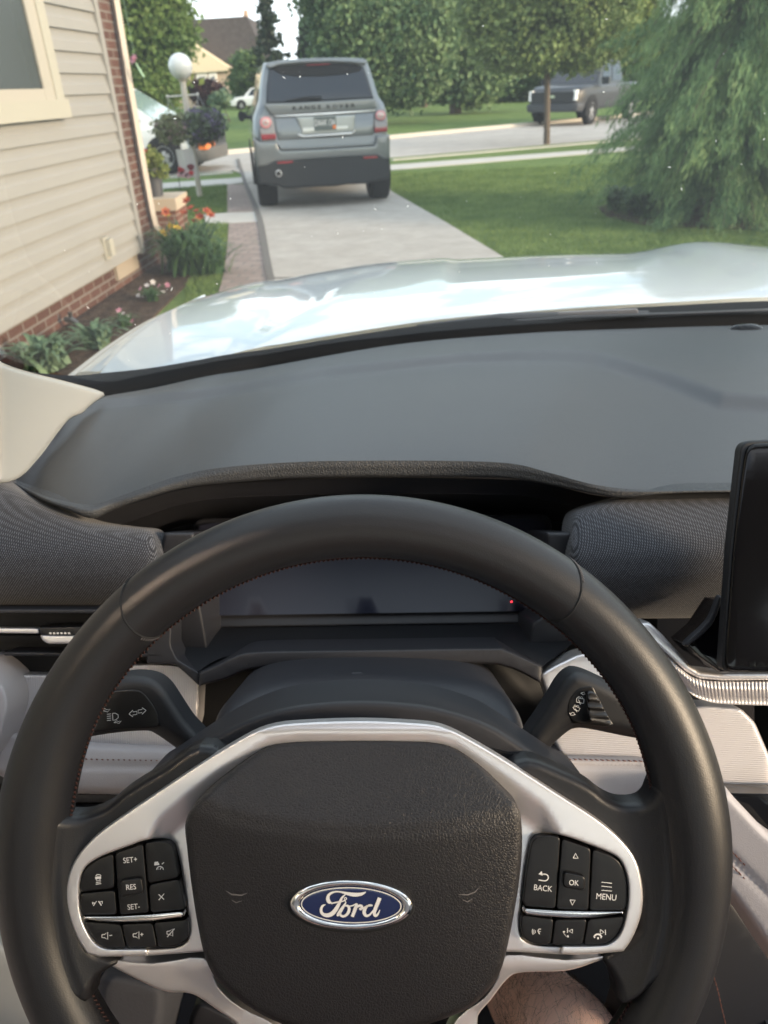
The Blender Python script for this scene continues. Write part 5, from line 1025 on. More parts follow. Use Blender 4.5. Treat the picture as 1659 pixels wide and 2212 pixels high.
clump('hosta', 'blue-green leafy plant in front of the brick base, nearest the bonnet', 'plant', 212, 752, 60, .20, .20, .045, 'hosta', group='leafy plants by the wall')
clump('hosta', 'pale leafy plant seen through the lower corner of the windscreen', 'plant', 105, 800, 80, .24, .26, .05, 'hosta', group='leafy plants by the wall')
for x, y, lb in ((1345, 455, 'pale leafy hosta at the left foot of the weeping conifer'), (1400, 470, 'leafy hosta at the middle foot of the weeping conifer'), (1465, 462, 'leafy hosta deep under the weeping conifer branches')):
    clump('hosta', lb, 'plant', x, y, 90, .34, .34, .09, 'mid', group='hostas under the weeping conifer')
flat('flower_bed', [gx(*p) for p in ((1290, 450), (1310, 468), (1400, 490), (1700, 500), (1900, 470), (1900, 420), (1400, 425))], m_mulch, -.03, .02)

# ---------------- the house on the left
def house():
    A = G(325, 585); hd = math.radians(4.5); t = np.array([math.sin(hd), math.cos(hd), 0]); n = np.array([t[1], -t[0], 0])   # n points at the driveway
    T = thing('house', A, 'beige siding house wall with cream window and red brick corner along the driveway', 'house')
    def Wp(x, y, off=0.0): return onplane(x, y, A+n*off, n)
    def loc(P): return ((P-A)@t, P[2])                  # along the wall, height
    def pt(s, z, off=0.0): return A+t*s+np.array([0, 0, z])+n*off
    Mw = lambda off: Map(lambda x, y, h: Wp(x, y, off+h), n)
    s_end = loc(Wp(312, 533, .085))[0]-.055; zb = loc(Wp(308, 540, .06))[1]
    s_brick = loc(Wp(325, 461))[0]; s_b0 = s_end
    # brick body: a real block with the base wall, brick end and return
    b = MB(); back = -6.0
    def blk(s0, s1, z0, z1, o0, o1, m=0): 
        P = [pt(s0, z0, o0), pt(s1, z0, o0), pt(s1, z0, o1), pt(s0, z0, o1), pt(s0, z1, o0), pt(s1, z1, o0), pt(s1, z1, o1), pt(s0, z1, o1)]
        return b.add(P, [(3, 2, 1, 0), (4, 5, 6, 7), (0, 1, 5, 4), (1, 2, 6, 5), (2, 3, 7, 6), (3, 0, 4, 7)], m)
    blk(-16, s_brick, -.1, 4.2, -6, 0); m_b2 = mat_brick('wall_brick', (.070, .034, .026), (.105, .052, .040), (.16, .14, .125), 1, .2, .068, .0075, rotx=True)
    # brick pattern runs along the wall: rotate the texture frame with it
    mpn = [q for q in m_b2.node_tree.nodes if q.type == 'MAPPING'][0]; mpn.inputs['Rotation'].default_value = (math.radians(90), 0, math.radians(-(90-4.5))); mpn.vector_type = 'TEXTURE'
    mpn.inputs['Rotation'].default_value = (math.radians(90), 0, math.radians(85.5))
    b.build('brick_wall', m_b2, T, smooth=False)
    # siding: a lapped profile, 12 courses measured from the photograph
    ys = [28.8, 72, 115, 157, 200, 238, 277, 319, 358, 396, 434, 470, 502, 540]; xs = [212, 216, 222, 230, 236, 244, 252, 258, 268, 278, 286, 292, 300, 308]
    zz = [loc(Wp(x, y, .06))[1] for x, y in zip(xs, ys)]; dz = (zz[0]-zz[-1])/13.; V = []; nrow = 0; s0, s1 = -15., s_end
    prof = []
    for k in range(26):
        z0 = zz[-1]+k*dz; prof += [(z0, .075), (z0+dz*.46, .066), (z0+dz*.60, .058), (z0+dz*.985, .050), (z0+dz, .050)]
    prof = [(zz[-1]-.001, .0)]+prof
    V = [pt(s, z, o) for z, o in prof for s in (s0, s1)]; fc = [(2*i, 2*i+1, 2*i+3, 2*i+2) for i in range(len(prof)-1)]
    sd = mk('siding', V, [f for f in fc], m_siding, T, smooth=False)
    b = MB(); blk(s_end-.02, s_end+.055, zz[-1]-.02, 4.2, 0, .085); b.build('corner_trim', m_trim if False else m_siding, T, smooth=False)
    # window
    Q = lambda P, o: [loc(Wp(x, y, o)) for x, y in P]
    w0 = .085
    (sR, zt), (sRb, zbt) = Q([(84, 0), (126, 252)], w0)
    sw = loc(Wp(133, 200, w0))[0]; sg = loc(Wp(72, 150, .05))[0]; zs_top = loc(Wp(120, 215, w0))[1]; zs_bot = loc(Wp(120, 256, w0))[1]; sca = loc(Wp(92, 100, w0))[0]
    b = MB(); blk(sca, sw-.01, zs_top, 3.9, .0, .105); cs = b.build('window_casing', m_trim, T, smooth=False)
    b = MB(); blk(-4.6+sw, sw, zs_bot, zs_top, .0, .125); b.build('window_sill', m_trim, T, smooth=False)
    zg = loc(Wp(40, 193, .05))[1]; m_sash = mat('grey_beige_sash', (.33, .31, .27), .5)
    b = MB(); blk(sg, sca+.02, zg-.08, 3.9, 0, .096); blk(-4.5+sw, sg+.001, zg-.085, zg, 0, .094); sh = b.build('window_frame', m_sash, T, smooth=False)
    b = MB(); blk(-4.5+sw, sg+.02, zg-.06, 3.9, 0, .084); b.build('window_pane', m_winglass, sh, smooth=False)
    # outlet cover
    a, c = loc(Wp(214, 510, .08)), loc(Wp(248, 560, .08)); sm, zm = (a[0]+c[0])/2, (a[1]+c[1])/2
    b = MB(); blk(sm-.055, sm+.055, zm-.085, zm+.085, .05, .085); o = b.build('outlet_plate', m_trim, T, smooth=False); b = MB(); blk(sm-.035, sm+.045, zm-.06, zm+.07, .085, .125); b.build('outlet_cover', m_trim, o, smooth=False)
    # downspout
    P = [(240, -60), (249, 0), (278, 180), (309, 360), (328, 461), (334, 485), (350, 510)]; Y0 = [Wp(x, y, .05) for x, y in P]; Y0[-1] = Y0[-2]+t*.25+n*.12+np.array([0, 0, -.12]); Y0[-1][2] = .08
    b = MB(); b.tube(Y0, .036, 4); b.build('downspout', mat('tan_downspout', (.38, .34, .30), .5), T, smooth=False)
    # stored utility box / shadowed base vent
    b = MB(); P0 = loc(Wp(275, 620)); blk(P0[0]-.22, P0[0]+.30, .10, .25, 0, .03); b.build('access_panel', mat('tan_panel', (.30, .255, .20), .7), T, smooth=False)
    b = MB(); a = Wp(140, 690, .06); b.tube([a, a+n*.05, a+n*.09+[0, 0, -.03]], [.02, .022, .016], 10); b.tube([a+n*.05+[0, 0, .05], a+n*.05], [.02, .008], 8); b.build('garden_tap', mat('dull_metal', (.10, .10, .10), .4, metal=.7), T)
    hz = MB(); q = a+n*.1; hz.tube([a+n*.09+[0, 0, -.03], a+n*.12+t*.1+[0, 0, -.15], a+n*.14+t*.22+np.array([0, 0, -.27]), a+n*.2+t*.5+[0, 0, -.30], a+n*.15+t*1.0+np.array([0, 0, -.31])], .012, 8)
    top(hz.build('garden_hose', mat('dark_hose', (.03, .045, .035), .6)), 'dark hose trailing from the wall tap along the brick base', 'hose')
    return T, t, n, pt, loc, Wp
HT_, wt, wn, wpt, wloc, wWp = house()
# porch pier with planter
def porch():
    c = G(367, 520); T = thing('porch_step', c, 'low brick porch pier with a tan concrete cap beside the downspout', 'step')
    P = PY(367, 428, c[1]); z1 = P[2]; x0, x1 = PY(335, 440, c[1])[0]-.2, PY(381, 440, c[1])[0]
    b = MB(); b.box((x0, c[1], 0), (x1-.02, c[1]+.55, z1-.13)); b.build('brick_base', m_brick, T, smooth=False)
    b = MB(); b.box((x0-.02, c[1]-.03, z1-.13), (x1, c[1]+.6, z1)); b.build('cap', mat('tan_stone', (.42, .35, .27), .85), T, smooth=False)
    pc = PY(336, 418, c[1]+.25); pc[2] = z1; k = ((pc-C0)@W)/F
    T2 = thing('planter', pc, 'dark pot of bushy yellow-green foliage on the porch cap', 'planter'); h = PY(336, 375, c[1]+.25)[2]-z1
    h = .30; b = MB(); b.tube([pc, pc+[0, 0, h*.5], pc+[0, 0, h]], [.085, .10, .12], 20); b.build('pot', mat('dark_pot', (.05, .052, .06), .5), T2)
    leaf_mesh('foliage', clumps([(pc[0]-.01, pc[1], pc[2]+h+.06, .10, .12, .11), (pc[0]+.03, pc[1], pc[2]+h-.03, .11, .12, .07)], 90, 14, .035), .038, mat_leaf('coleus_leaf', (.10, .15, .03), (.22, .24, .06), 9, .3), T2, aspect=2.2)
    blooms(T2, [pc+[.0, -.1, h+.18], pc+[-.05, -.05, h+.15]], .03, m_fred, None)
porch()
# hanging whirligig flower by the downspout
p = PY(292, 130, 7.6); T = thing('garden_ornament', p, 'pink flower ornament with green stem hanging beside the downspout', 'ornament')
blooms(T, [p], .05, m_fpink, None, 'flower', 7); m = MB(); m.tube([p+[0, 0, -.02], p+[.02, 0, -.07], p+[.05, 0, -.13]], [.006, .012, .010], 6); m.tube([p+[0, 0, .0], p+[-.01, 0, .6]], .0015, 5, 0); m.build('stem', mat('pale_green_stem', (.25, .42, .28), .5), T)

# ---------------- lamp post, baskets, flag
def lamp():
    b0 = G(432, 425); Yp = b0[1]; T = thing('lamp_post', b0, 'cream lamp post with white globe and crossbar on the small lawn patch', 'lamp post')
    m = MB(); zt_ = PY(399, 172, Yp)[2]; m.tube([b0, b0+[0, 0, zt_]], [.045, .045], 16); m.build('pole', mat('cream_post', (.60, .54, .46), .5), T)
    g = PY(387.5, 145, Yp); g[0] = b0[0]; k = ((g-C0)@W)/F; r = 25*k; z0 = b0[2]+zt_
    V = []; F_ = []; nr, ns = 20, 32
    for i in range(nr+1):
        a = math.pi*i/nr*.93
        for j in range(ns): V.append([b0[0]+r*math.sin(a)*math.cos(2*math.pi*j/ns), b0[1]+r*math.sin(a)*math.sin(2*math.pi*j/ns), z0+r*1.0+r*math.cos(a)])
    for i in range(nr):
        for j in range(ns): F_.append((i*ns+j, (i+1)*ns+j, (i+1)*ns+(j+1) % ns, i*ns+(j+1) % ns))
    mk('globe', V, F_, mat('white_globe', (.78, .78, .76), .25, spec=.5), T)
    m = MB(); m.tube([[b0[0], b0[1], z0-.03], [b0[0], b0[1], z0+.02], [b0[0], b0[1], z0+.045]], [.05, .075, .11], 20); m.build('collar', mat('cream_collar', (.50, .44, .36), .5), T)
    A, B = PY(362, 209, Yp), PY(427, 204, Yp); m = MB(); m.tube([A, B], .012, 8)
    for q in (A, B): m.tube([q-[.015, 0, 0], q+[.015, 0, 0]], .026, 10)
    m.build('crossbar', mat('white_bar', (.62, .60, .56), .4), T)
    def basket(label, hang, cx, cy, rx, rz, kc, mf, nf):
        c = PY(cx, cy, Yp-.12); kk = ((c-C0)@W)/F; B_ = thing('hanging_basket', c, label, 'hanging basket', 'baskets hung on the lamp post'); rx *= kk; rz *= kk
        m = MB(); m.tube([c+[0, 0, -rz*.9], c+[0, 0, -rz*.3], c+[0, 0, rz*.2]], [rx*.25, rx*.42, rx*.5], 18); m.build('basket', mat('brown_basket', (.07, .05, .04), .9), B_)
        for a in (0, 2.1, 4.2): m = MB(); m.tube([c+[math.cos(a)*rx*.5, math.sin(a)*rx*.5, rz*.2], hang], .0025, 5); m.build('hanging_wire', m_alloy, B_)
        bl = [(c[0], c[1], c[2], rx, rx*.8, rz), (c[0]-rx*.4, c[1], c[2]-rz*.2, rx*.6, rx*.5, rz*.8), (c[0]+rx*.4, c[1], c[2]+rz*.15, rx*.6, rx*.5, rz*.8)]
        leaf_mesh('foliage', clumps(bl, 170, 16, .05), .045, kc, B_)
        o = leaf_mesh('blossom', clumps(bl, 90, nf, .035), .035, mf, B_, aspect=1.0)
    basket('hanging basket of green leaves and dull pink blossom, left of the lamp post', A, 377, 278, 40, 25, mat_leaf('basket_leaf', (.17, .19, .09), (.28, .29, .16), 7, .2), mat_leaf('mauve_petal', (.30, .19, .20), (.42, .30, .30), 9, .2), 16)
    basket('hanging basket full of dark purple blossom, right of the lamp post', B, 440, 272, 44, 34, mat_leaf('petunia_leaf', (.09, .13, .07), (.15, .18, .11), 8, .2), m_fpur, 26)
    # garden flag
    c = PY(402, 347, Yp-.25); kk = ((c-C0)@W)/F
    FL = thing('garden_flag', (c[0], c[1], 0), 'small white garden flag with red and pink blossoms near the lamp post', 'flag')
    x0, x1, z0_, z1_ = PY(382, 345, Yp-.25)[0], PY(419, 345, Yp-.25)[0], PY(400, 384, Yp-.25)[2], PY(400, 322, Yp-.25)[2]
    V = []; nx, nz_ = 14, 18
    for j in range(nz_):
        for i in range(nx):
            u, v = i/(nx-1), j/(nz_-1); V.append([x0+(x1-x0)*u+.02*(1-v), Yp-.25+.02*math.sin(u*7+v*2), z0_+(z1_-z0_)*v])
    V += [[a, b_+.004, c_] for a, b_, c_ in V]; n_ = nx*nz_; mcl = mat('white_flag_cloth', (.62, .58, .56), .85)
    fl = mk('cloth', V, grid_faces(nz_, nx)+[tuple(i+n_ for i in f[::-1]) for f in grid_faces(nz_, nx)], mcl, FL)
    d = MB()
    for x, y, r, mi in ((392, 369, 7, 0), (388, 364, 4, 0), (412, 361, 8, 1), (398, 376, 9, 2), (413, 374, 6, 0), (406, 380, 7, 2), (388, 377, 6, 2)):
        p = PY(x, y, Yp-.285); k2 = r*kk; nn = 12; d.add([p+[math.cos(a)*k2*(1+.2*math.sin(3*a)), 0, math.sin(a)*k2*.8] for a in np.linspace(0, 6.283, nn, endpoint=False)], [tuple(range(nn))], mi)
    d.build('printed_blossoms', [mat('print_red', (.55, .05, .06), .8), mat('print_dark_red', (.16, .02, .03), .8), mat('print_pink', (.60, .34, .38), .8)], fl, smooth=False)
    m = MB(); m.tube([[x0-.02, Yp-.25, 0], [x0-.02, Yp-.25, z1_+.03], [x1+.01, Yp-.25, z1_+.03]], .006, 6); m.build('flag_stand', m_rubber, FL)
lamp()

# ---------------- vehicles
def frame(O, hdg):     # hdg: direction of travel in world XY (unit); x forward, y left, z up
    f = np.array([hdg[0], hdg[1], 0.]); f /= np.linalg.norm(f); l = np.array([-f[1], f[0], 0.]); return lambda x, y, z: np.array(O)+f*x+l*y+np.array([0, 0, z])
def sect(hw, z0, z1, rt_=.12, rb=.08, n=5, tum=0.0):
    """closed cross-section, rounded; tum = inward lean of the top"""
    P = []
    for sy in (1, -1):
        seq = [(0, z1)] if sy == 1 else []
        for a in np.linspace(90, 0, n): P_ = (hw-tum-rt_+rt_*math.cos(math.radians(a)), z1-rt_+rt_*math.sin(math.radians(a))); seq.append(P_)
        seq.append((hw, (z0+z1)*.5))
        for a in np.linspace(0, -90, n): seq.append((hw-.02-rb+rb*math.cos(math.radians(a)), z0+rb+rb*math.sin(math.radians(a))))
        if sy == 1: P += [(y, z) for y, z in seq]
        else: P += [(-y, z) for y, z in reversed(seq)]
    return P
def hull(name, stations, Tf, m, parent, label=None):
    """stations: (x, section)"""
    V = []; n = len(stations[0][1])
    for x, s in stations: V += [Tf(x, y, z) for y, z in s]
    F_ = []
    for i in range(len(stations)-1):
        for j in range(n): F_.append((i*n+j, i*n+(j+1) % n, (i+1)*n+(j+1) % n, (i+1)*n+j))
    F_.append(tuple(range(n))[::-1]); k = (len(stations)-1)*n; F_.append(tuple(range(k, k+n)))
    # winding check
    a, b, c = (np.asarray(V[q]) for q in F_[0][:3]); nn = np.cross(b-a, c-a); ce = np.mean(V, axis=0)
    if nn@(a-ce) < 0: F_ = [f[::-1] for f in F_]
    return mk(name, V, F_, m, parent, smooth=True, sharp=40, label=label)
def wheel(Tf, x, y, r, w, parent, sgn, spokes=5):
    """tyre with a rim as its child"""
    V = []; F_ = []; n = 32; pr = [(-w/2, r*.62), (-w/2, r*.93), (-w*.38, r), (w*.38, r), (w/2, r*.93), (w/2, r*.62)]
    for i in range(n):
        a = 2*math.pi*i/n
        for yy, rr in pr: V.append(Tf(x+rr*math.cos(a), y+yy*sgn, r+rr*math.sin(a)))
    k = len(pr)
    for i in range(n):
        for j in range(k): F_.append((i*k+j, i*k+(j+1) % k, ((i+1) % n)*k+(j+1) % k, ((i+1) % n)*k+j))
    t = mk('tyre', V, F_, m_tyre, parent, smooth=True, sharp=30); m = MB(); yo = y+sgn*w*.36
    ring = lambda rr, yy: [Tf(x+rr*math.cos(2*math.pi*i/n), yy, r+rr*math.sin(2*math.pi*i/n)) for i in range(n)]
    m.add(ring(r*.66, yo+sgn*.02)+ring(r*.58, yo+sgn*.02)+ring(r*.55, yo-sgn*.05), [(i, (i+1) % n, n+(i+1) % n, n+i) for i in range(n)]+[(n+i, n+(i+1) % n, 2*n+(i+1) % n, 2*n+i) for i in range(n)])
    m.add(ring(r*.60, yo-sgn*.06), [tuple(range(n))], 1)
    for s in range(spokes):
        a = 2*math.pi*s/spokes+.3
        for da in (0,):
            c, s_ = math.cos(a), math.sin(a); q = lambda rr, o, yy: Tf(x+rr*c-o*s_, yy, r+rr*s_+o*c)
            m.add([q(r*.05, -.035, yo+sgn*.02), q(r*.05, .035, yo+sgn*.02), q(r*.6, .05, yo+sgn*.01), q(r*.6, -.05, yo+sgn*.01)], [(0, 1, 2, 3)])
    m.build('wheel_rim', [m_alloy, m_rubber], t, smooth=False, sharp=None); return t
def bil(q, u, v): a, b, c, d = [np.asarray(i, float) for i in q]; return (a*(1-u)+b*u)*(1-v)+(d*(1-u)+c*u)*v
def pane(name, q, m, parent, inset=(.06, .94, .08, .92), off=.012, label=None):
    a, b, c, d = [bil(q, u, v) for u, v in ((inset[0], inset[2]), (inset[1], inset[2]), (inset[1], inset[3]), (inset[0], inset[3]))]
    n = np.cross(b-a, d-a); n /= np.linalg.norm(n); ctr = (a+c)/2
    P = [a, b, c, d]; V = [p+n*off for p in P]+[p-n*.01 for p in P]
    return mk(name, V, [(0, 1, 2, 3), (1, 0, 4, 5), (2, 1, 5, 6), (3, 2, 6, 7), (0, 3, 7, 4)], m, parent, smooth=False, label=label)

def generic_car(name, label, cat, O, hdg, L, Wd, H, zb, belt, hood_z, hood_x, ws_base, ws_top, roof_end, rear_base, wheels, wr, body, pickup=False, low=None, windscreen_m=None, front_spec=None):
    """x=0 at the front-axle-side bumper going backwards is negative: front at x=0, tail at x=-L"""
    Tf = frame(O, hdg); T = thing(name, O, label, cat); hw = Wd/2
    st = [(-L, sect(hw*.90, zb+.15, belt-.08)), (-L+.12, sect(hw*.98, zb+.05, belt-.01)), (-L*.8, sect(hw, zb, belt)), (ws_base-.05, sect(hw, zb, belt)), (ws_base+.10, sect(hw*.995, zb, (belt+hood_z)/2+.02)), (-.55, sect(hw*.98, zb, hood_z-.02)), (-.18, sect(hw*.93, zb, hood_z-.10)), (-.04, sect(hw*.84, zb+.04, hood_z-.24)), (0, sect(hw*.80, zb+.1, hood_z-.36))]
    hull('body', st, Tf, body, T)
    # greenhouse
    rw = hw*.76; bw = hw*.94; zt_ = H
    b4 = [Tf(ws_base, bw, belt-.02), Tf(ws_base, -bw, belt-.02), Tf(rear_base, -bw, belt-.02), Tf(rear_base, bw, belt-.02)]
    t4 = [Tf(ws_top, rw, zt_-.05), Tf(ws_top, -rw, zt_-.05), Tf(roof_end, -rw, zt_-.05), Tf(roof_end, rw, zt_-.05)]
    tt = [Tf(ws_top-.12, rw*.86, zt_), Tf(ws_top-.12, -rw*.86, zt_), Tf(roof_end+.12, -rw*.86, zt_), Tf(roof_end+.12, rw*.86, zt_)]
    V = b4+t4+tt; F_ = [(0, 1, 5, 4), (1, 2, 6, 5), (2, 3, 7, 6), (3, 0, 4, 7), (4, 5, 9, 8), (5, 6, 10, 9), (6, 7, 11, 10), (7, 4, 8, 11), (8, 9, 10, 11)]
    F_ = [f[::-1] for f in F_] if np.cross(V[1]-V[0], V[5]-V[0])@(V[0]-np.mean(V, axis=0)) < 0 else F_
    mk('roof', V, F_, body, T, smooth=False)
    wq = [b4[1], b4[0], t4[0], t4[1]]; wq = wq if np.cross(wq[1]-wq[0], wq[3]-wq[0])@(Tf(1, 0, 0)-Tf(0, 0, 0)) > 0 else [b4[0], b4[1], t4[1], t4[0]]
    pane('windscreen', wq, m_carglass if not windscreen_m else windscreen_m, T, (.05, .95, .05, .93))
    lq = [b4[0], b4[3], t4[3], t4[0]]; rq = [b4[2], b4[1], t4[1], t4[2]]
    for q, sgn in ((lq, 1), (rq, -1)):
        nn = np.cross(q[1]-q[0], q[3]-q[0]); out_ = Tf(0, sgn, 0)-Tf(0, 0, 0)
        if nn@out_ < 0: q = [q[1], q[0], q[3], q[2]]
        ks = [(.10, .47), (.53, .92)] if nn@out_ > 0 else [(.08, .47), (.53, .90)]
        for a, b in ks: pane('side_window', q, m_carglass, T, (a, b, .12, .88), .014)
    rq2 = [b4[3], b4[2], t4[2], t4[3]]
    if np.cross(rq2[1]-rq2[0], rq2[3]-rq2[0])@(Tf(-1, 0, 0)-Tf(0, 0, 0)) < 0: rq2 = [b4[2], b4[3], t4[3], t4[2]]
    pane('rear_window', rq2, m_carglass, T, (.08, .92, .12, .88))
    for x in wheels:
        for s in (1, -1):
            # dark arch
            m = MB(); n = 20; rr = wr*1.18; ring = [Tf(x+rr*math.cos(a), s*(hw+.004), wr+rr*math.sin(a)) for a in np.linspace(-.25, math.pi+.25, n)]; rin = [Tf(x+rr*math.cos(a), s*(hw-.2), wr+rr*math.sin(a)) for a in np.linspace(-.25, math.pi+.25, n)]
            m.add(ring+rin, [(i, i+1, n+i+1, n+i) for i in range(n-1)]+[tuple(range(n)) if s > 0 else tuple(range(n))[::-1]]); m.build('wheel_arch', m_rubber, T, smooth=False)
            wheel(Tf, x, s*(hw-.09), wr, .22, T, s)
    return T, Tf, hw
# --- silver car ahead, seen from behind: traced on its own rear plane
def silver_car():
    A, B = G(585, 445), G(815, 430); lat = (B-A)/np.linalg.norm(B-A); f = np.array([-lat[1], lat[0], 0]); mid_ = (A+B)/2; O = mid_-f*.62; O[2] = 0
    T = thing('parked_car', O, 'silver-grey luxury off-roader on the driveway, tail towards us, tailgate lettering and plate', 'car')
    Tf = lambda x, y, z: O+f*x-lat*y+np.array([0, 0, z])        # x forward, y left
    def loc(P): q = P-O; return q@lat, q[2]
    def M(off, tilt=0.): 
        def fn(x, y, h):
            p = onplane(x, y, O-f*(off+h), f); return p if not tilt else onplane(x, y, O-f*(off+h-tilt*max(0, p[2]-1.0)), f)
        return Map(fn, -f)
    z = lambda P: [(497.7+.24*x, 66.4+.24*y) for x, y in P]
    TI = .24
    # outline of body at the rear plane -> stations going forward
    prof = z([(300, 302), (340, 285), (420, 268), (560, 255), (780, 243), (1000, 240), (1150, 244), (1215, 256), (1245, 280), (1300, 440), (1352, 600), (1395, 655), (1415, 760), (1428, 930), (1432, 1100), (1428, 1240), (1400, 1330), (1200, 1385), (1060, 1392), (800, 1400), (600, 1408), (430, 1412), (275, 1370), (245, 1240), (218, 1080), (202, 930), (210, 780), (238, 690), (258, 620), (270, 470)])
    Q = np.array([loc(M(0, TI)(x, y, 0)) for x, y in smooth_poly(prof, 3)]); 
    zc = .95; V = []; st = [(-.02, .90, 1), (.02, .965, 1), (.10, .995, 1), (.35, 1.0, 1), (2.6, 1.0, 1), (3.2, .99, .86), (3.6, .985, .66), (4.5, .95, .62), (4.75, .85, .58)]
    n = len(Q)
    for xf, sc_, hz in st:
        for u, zz_ in Q:
            ti = TI*max(0, zz_-1.0); z2 = zz_ if zz_ < 1.0*1 else 1.0+(zz_-1.0)*(max(0, (hz-.56)/.44))
            z2 = zc+(z2-zc)*(sc_ if zz_ < zc else (1+(sc_-1)*.6)); V.append(O+f*(xf+ti*(1-min(1, xf/2)))+lat*(u*sc_)+np.array([0, 0, max(z2, .28)]))
    F_ = [(i*n+j, i*n+(j+1) % n, (i+1)*n+(j+1) % n, (i+1)*n+j) for i in range(len(st)-1) for j in range(n)]+[tuple(range(n))]
    a, b, c = (np.asarray(V[q]) for q in F_[0][:3]); 
    if np.cross(b-a, c-a)@(a-(O+f*2+[0, 0, .9])) < 0: F_ = [f_[::-1] for f_ in F_]
    mk('body', V, F_, m_silverp, T, smooth=True, sharp=50)
    S_ = lambda nm, P, off, m, r=4, rh=.015, back=.03, H=None, par=T, holes=(), step=14: sheet(nm, z(P), M(off, TI), m, par, step=step, r=r, rh=rh, H=H, back=back, holes=holes)
    # glass
    gl = S_('rear_window', [(345, 345), (420, 320), (620, 300), (900, 290), (1120, 300), (1200, 325), (1235, 420), (1290, 610), (1000, 625), (600, 648), (320, 655), (325, 500)], .035, m_carglass, 5, .02)
    S_('spoiler_shade', [(375, 345), (440, 318), (640, 300), (900, 292), (1110, 302), (1185, 325), (1160, 365), (1000, 395), (800, 412), (600, 412), (450, 392)], .05, m_rubber, 4, .012, par=gl)  # black sheet on the glass painted as shade under the spoiler
    S_('roof_spoiler', [(310, 305), (345, 288), (420, 270), (560, 257), (780, 246), (1000, 243), (1150, 247), (1210, 258), (1238, 285), (1200, 300), (1100, 288), (900, 280), (620, 290), (440, 308), (370, 335), (340, 338)], .08, m_silverp, 3, .02, .08)
    S_('brake_light', [(680, 305), (890, 296), (900, 304), (690, 313)], .075, m_redl, 1, .003, .01, par=gl)
    w = MB(); w.tube([M(.06, TI)(*z([(820, 612)])[0], 0), M(.07, TI)(*z([(680, 605)])[0], 0), M(.06, TI)(*z([(500, 632)])[0], 0)], [.03, .018, .008], 8); w.build('rear_wiper', m_rubber, gl)
    # tailgate upper band with lettering
    lg = MB(); band_ = [(300, 665), (380, 655), (600, 648), (1000, 626), (1290, 612), (1310, 620), (1318, 690), (1310, 705), (800, 738), (390, 762), (350, 740)]
    sheet('', z(band_), M(.035), None, mb=lg, mslot=0, step=14, r=3, rh=.01, back=.03)
    for i, ch in enumerate('RANGE'): text_on(ch, *z([(578+i*56, 698-i*3.0)])[0], 36*.24, 3, M(.040), 0, lg, 1, bold=.03, sx=1.25)
    for i, ch in enumerate('ROVER'): text_on(ch, *z([(885+i*55, 684-i*3.0)])[0], 36*.24, 3, M(.040), 0, lg, 1, bold=.03, sx=1.25)
    lg.build('tailgate_band', [m_silverp, m_rubber], T)
    S_('chrome_strip', [(390, 752), (800, 728), (1305, 706), (1308, 722), (900, 752), (600, 768), (395, 776)], .05, m_chrome, 2, .006)
    S_('tailgate', [(392, 780), (600, 770), (900, 756), (1300, 724), (1285, 935), (1000, 955), (430, 985), (410, 900)], .03, m_silverp, 4, .012)
    pl = MB(); sheet('', z([(585, 775), (1120, 755), (1120, 890), (1100, 915), (650, 945), (610, 930), (640, 900)]), M(.036), None, mb=pl, mslot=0, step=14, r=5, rh=.02, back=.02); pl.build('plate_recess', [mat('recess_silver', (.40, .42, .41), .4, metal=.4)], T)
    S_('plate_lamp_panel', [(640, 782), (760, 778), (765, 905), (650, 920)], .042, mat('pale_reflecting_plate', (.62, .62, .58), .35, metal=.3), 2, .004); S_('plate_lamp_panel', [(945, 770), (1055, 766), (1058, 885), (950, 892)], .042, mat('pale_reflecting_plate', (.62, .62, .58), .35, metal=.3), 2, .004)
    S_('tailgate_handle', [(600, 925), (660, 945), (1100, 915), (1115, 890), (1122, 905), (1095, 930), (660, 958), (610, 942)], .055, m_chrome, 2, .006)
    lp = MB(); sheet('', z([(752, 778), (948, 770), (954, 890), (758, 900)]), M(.05), None, mb=lp, mslot=0, step=14, back=.01)
    text_on('DAAK 134', *z([(850, 826)])[0], 58*.24, 2, M(.052), 0, lp, 1, bold=.01, sx=.50); sheet('', z([(922, 848), (950, 846), (952, 880), (924, 882)]), M(.052), None, mb=lp, mslot=2, step=8, back=.001)
    lp.build('licence_plate', [mat('plate_green_grey', (.10, .125, .12), .5), m_white, m_orange], T)
    # lamps
    for P1, P2, P3, P4 in ((([(258, 775), (370, 765), (392, 860), (405, 985), (280, 995), (262, 900)]), ((318, 826), 52), [(272, 935), (408, 925), (412, 975), (285, 985)], None), ([(1310, 712), (1395, 702), (1412, 800), (1415, 905), (1300, 920), (1292, 820)], ((1352, 762), 46), [(1296, 872), (1412, 865), (1414, 905), (1300, 918)], None)):
        tl = S_('tail_lamp', P1, .045, mat('smoky_lamp_lens', (.22, .20, .20), .2, coat=.8), 3, .015)
        m = MB(); 
        for rr, mi in ((P2[1], 0), (P2[1]*.62, 1), (P2[1]*.3, 0)):
            t_ = np.linspace(0, 2*math.pi, 24, endpoint=False); sheet('', z([(P2[0][0]+rr*math.cos(a), P2[0][1]+rr*math.sin(a)) for a in t_]), M(.058+(.006 if mi else .0)+(.012 if rr < 20 else 0)), None, mb=m, mslot=mi, step=6, r=1.5, rh=.006, back=.01)
        m.build('round_lamp', [mat('pink_lamp_ring', (.62, .25, .27), .25, coat=.7), m_clearl], tl); S_('red_reflector', P3, .055, m_redl, 2, .006, .01, par=tl)
